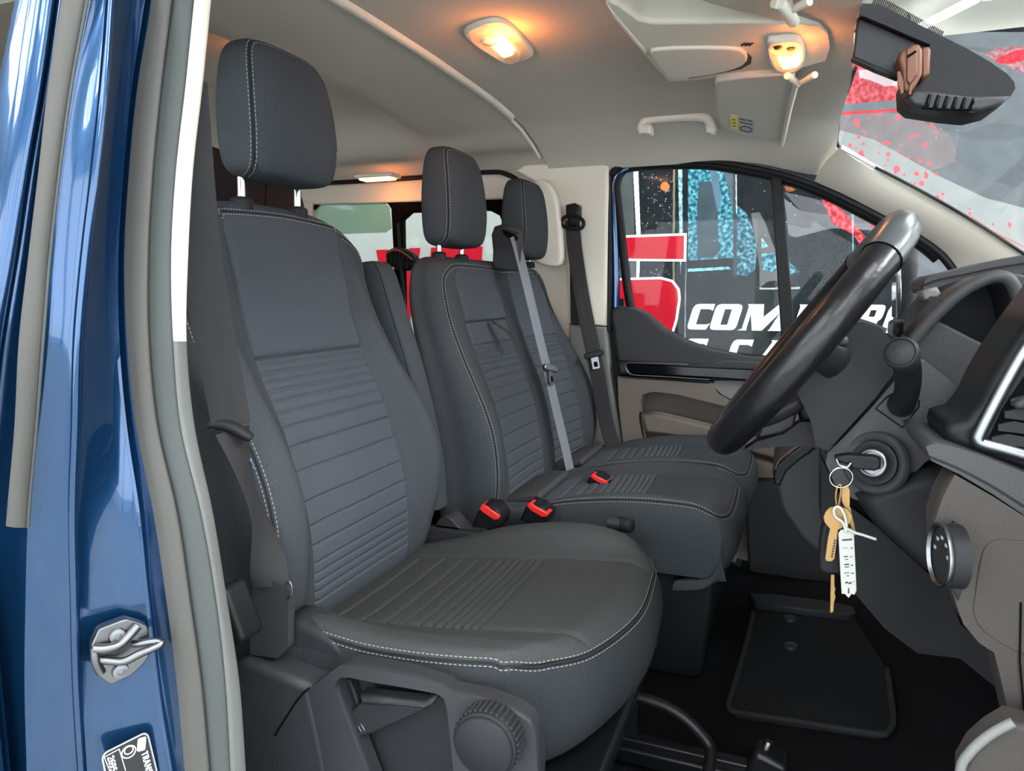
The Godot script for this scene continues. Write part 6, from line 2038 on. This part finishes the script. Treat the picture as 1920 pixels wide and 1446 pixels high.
# ---------- keys hanging from the ignition ----------
func build_keys() -> void:
	var k := thing("ignition_key", "black plastic key turned in the ignition holding the key ring", "key")
	var z := 0.535
	part("head", zface([[1566, 856], [1590, 852], [1640, 856], [1652, 860], [1652, 880], [1640, 884], [1598, 880], [1590, 872], [1566, 866]], z, 0.012, 0.003), M.black, k)
	part("loop", tube_b(spl(ZL([[1568, 860], [1574, 872], [1588, 876], [1596, 868]], z + 0.003), 5), 0.002, 8), M.satin, k)
	var r := thing("key_ring", "round split steel ring hanging from the ignition key", "ring")
	var rc := Z(1577, 895, z + 0.002)
	var ex := (Z(1599, 895, z + 0.002) - rc)
	part("ring", tube_b(circle(rc, ex, Vector3(0, ex.length() * 0.97, 0), 1.0, 40), 0.0011, 8, true), M.chrome, r)
	part("second_coil", tube_b(circle(rc + Vector3(0, 0, 0.0024), ex, Vector3(0, ex.length() * 0.97, 0), 0.985, 40), 0.0010, 8, true), M.chrome, r)
	part("link_ring", tube_b(spl(ZL([[1571, 912], [1567, 930], [1570, 952], [1574, 940], [1577, 912]], z + 0.004), 6, true), 0.0011, 8, true), M.brass, r)
	# brass security key
	var b1 := thing("brass_key", "flat brass key with round bow and dimpled blade on the key ring", "key")
	part("bow_and_blade", zface([[1548, 960], [1556, 952], [1570, 950], [1588, 955], [1597, 964], [1598, 976], [1588, 988], [1572, 994], [1570, 1010], [1565, 1048], [1560, 1053], [1550, 1053], [1547, 1048], [1552, 1010], [1556, 992], [1546, 980], [1544, 970]], z + 0.004, 0.0024, 0.0006), M.brass, b1)
	for q in 7:
		var m := MB.new()
		m.lathe([[0.0, 0.0006], [0.0012, 0.0004], [0.0014, -0.0004]], Transform3D(axis_to(Vector3(0, 0, 1)), Z(1565.5 - q * 0.9, 1014 + q * 5, z + 0.0042)), 10)
		part("dimple", m, M.print, b1)
	var b2 := thing("brass_key", "narrow brass key hanging edge-on behind the flat brass key", "key")
	part("bow", zface([[1576, 912], [1590, 910], [1594, 920], [1594, 950], [1584, 954], [1578, 940]], z - 0.002, 0.003, 0.0008), M.brass, b2)
	part("blade", zface([[1585, 950], [1594, 950], [1600, 975], [1606, 1002], [1602, 1006], [1594, 985]], z - 0.002, 0.003, 0.0006), M.brass, b2)
	# second key fob with folded blade
	var f := thing("key_fob", "black remote key fob hanging behind the brass keys with its blade downwards", "key fob")
	part("body", zface([[1540, 990], [1556, 978], [1590, 985], [1596, 1020], [1594, 1060], [1586, 1076], [1560, 1080], [1538, 1072], [1534, 1050]], z - 0.012, 0.014, 0.005, 2), M.black, f)
	part("blade", zface([[1558, 1078], [1565, 1078], [1565, 1100], [1567, 1104], [1565, 1112], [1567, 1120], [1564, 1130], [1563, 1148], [1556, 1150], [1557, 1110]], z - 0.014, 0.003, 0.0006), M.brass, f, "notched key blade")
	# white paper tag on a cable tie
	var g := thing("key_tag", "white plastic key tag with small print on a ribbed cable tie", "tag")
	part("tag_body", zface([[1572, 1000], [1577, 994], [1596, 992], [1601, 998], [1605, 1080], [1606, 1108], [1602, 1116], [1597, 1114], [1591, 1122], [1584, 1114], [1578, 1114], [1576, 1080]], z + 0.010, 0.0016, 0.0005), M.white_plastic, g)
	var pr_ := MB.new()
	for q in [[1579, 1013, 1598, 1011.5, 0.0016], [1580, 1028, 1590, 1027.5, 0.0004], [1595, 1028, 1599, 1028, 0.0011], [1582, 1044, 1590, 1043.5, 0.0011], [1594, 1044, 1599, 1044, 0.0007], [1585, 1049, 1590, 1049, 0.0009], [1583, 1059, 1592, 1058, 0.0013], [1595, 1060, 1600, 1060, 0.0010], [1584, 1064, 1592, 1063, 0.0008], [1583, 1075, 1592, 1074, 0.0007], [1596, 1075, 1601, 1075, 0.0010], [1587, 1080, 1592, 1080, 0.0008], [1585, 1093, 1590, 1092, 0.0016], [1591, 1094, 1597, 1093, 0.0016], [1599, 1091, 1602, 1091, 0.0006]]:
		pr_.tube(PackedVector3Array([Z(q[0], q[1], z + 0.0102), Z(q[2], q[3], z + 0.0102)]), q[4] * 0.55, 5)
	part("small_print", pr_, M.print, g)
	part("notch", zface([[1590, 1104], [1592, 1102], [1593, 1112], [1590, 1114]], z + 0.0106, 0.001, 0.0), M.print, g)
	part("cable_tie", tube_b(spl(ZL([[1586, 996], [1580, 980], [1567, 970], [1563, 958], [1568, 951], [1576, 953], [1584, 968], [1587, 984], [1586, 998]], z + 0.012), 6), 0.0016, 8), M.white_plastic, g)
	var tail := spl(ZL([[1586, 990], [1600, 998], [1620, 1004], [1638, 1010], [1643, 1011]], z + 0.012), 8)
	var rr := []
	for i in tail.size(): rr.append(0.0020 if i % 2 else 0.0014)
	part("tie_tail", tube_b(tail, rr, 8), M.white_plastic, g, "ribbed white cable tie end")

# ---------- on the floor ----------
func yface(px: Array, y: float, h: float, bev: float, rnd := 0.0) -> MB:
	var p := PackedVector2Array()
	for q in px:
		var w := Y(q[0], q[1], y)
		p.append(Vector2(w.x, -w.z))
	if rnd > 0.0: p = round2(p, rnd)
	var b := MB.new()
	b.prism(p, h, Transform3D(Basis(Vector3(1, 0, 0), Vector3(0, 0, -1), Vector3(0, 1, 0)), Vector3(0, y, 0)), bev)
	return b
func build_floor_items() -> void:
	var t := thing("floor_mat", "black carpet floor mat with bound edge and two fixing studs", "mat")
	var outline := [[1408, 1134], [1600, 1152], [1664, 1255], [1676, 1350], [1668, 1372], [1645, 1377], [1385, 1338], [1366, 1328], [1368, 1310], [1398, 1212]]
	part("carpet", yface(outline, 0.012, 0.01, 0.003), M.mat, t)
	var e := PackedVector3Array()
	for q in [[1412, 1150], [1398, 1212], [1370, 1306], [1367, 1324], [1384, 1336], [1500, 1354], [1640, 1376], [1664, 1373], [1675, 1352], [1670, 1300], [1664, 1256]]: e.append(Y(q[0], q[1], 0.012))
	part("bound_edge", tube_b(spl(e, 6), 0.006, 8), M.mat_edge, t)
	for q in [[1482, 1160], [1483, 1212]]:
		var b := MB.new()
		b.lathe([[0.0, 0.003], [0.006, 0.003], [0.007, 0.0045], [0.015, 0.0045], [0.017, 0.0], [0.017, -0.004]], Transform3D(Basis.IDENTITY, Y(q[0], q[1], 0.016)), 24)
		part("fixing_stud", b, M.dark_plastic, t, "round grey fixing stud")
	var s := thing("footwell_step", "grey plastic step at the far end of the floor mat", "step")
	part("tread", yface([[1404, 1112], [1440, 1112], [1540, 1124], [1600, 1136], [1606, 1148], [1590, 1152], [1420, 1130]], 0.03, 0.03, 0.006), M.dark_plastic, s)
	# small ribbed handle on the front of the bench base
	var h := thing("release_handle", "small pale ribbed release handle at the front of the bench base", "handle")
	for k in 6:
		var b := MB.new()
		b.box(Z(1362 + k * 3.6, 1037 + k * 1.4, -0.30), Vector3(0.006, 0.02, 0.03), Basis(Vector3(0, 0, 1), -0.3), 0.002)
		part("rib", b, M.grey_trim, h)
	var hb := MB.new()
	hb.box(Z(1372, 1048, -0.31), Vector3(0.05, 0.012, 0.03), Basis(Vector3(0, 0, 1), -0.5), 0.004)
	part("lever", hb, M.black, h)
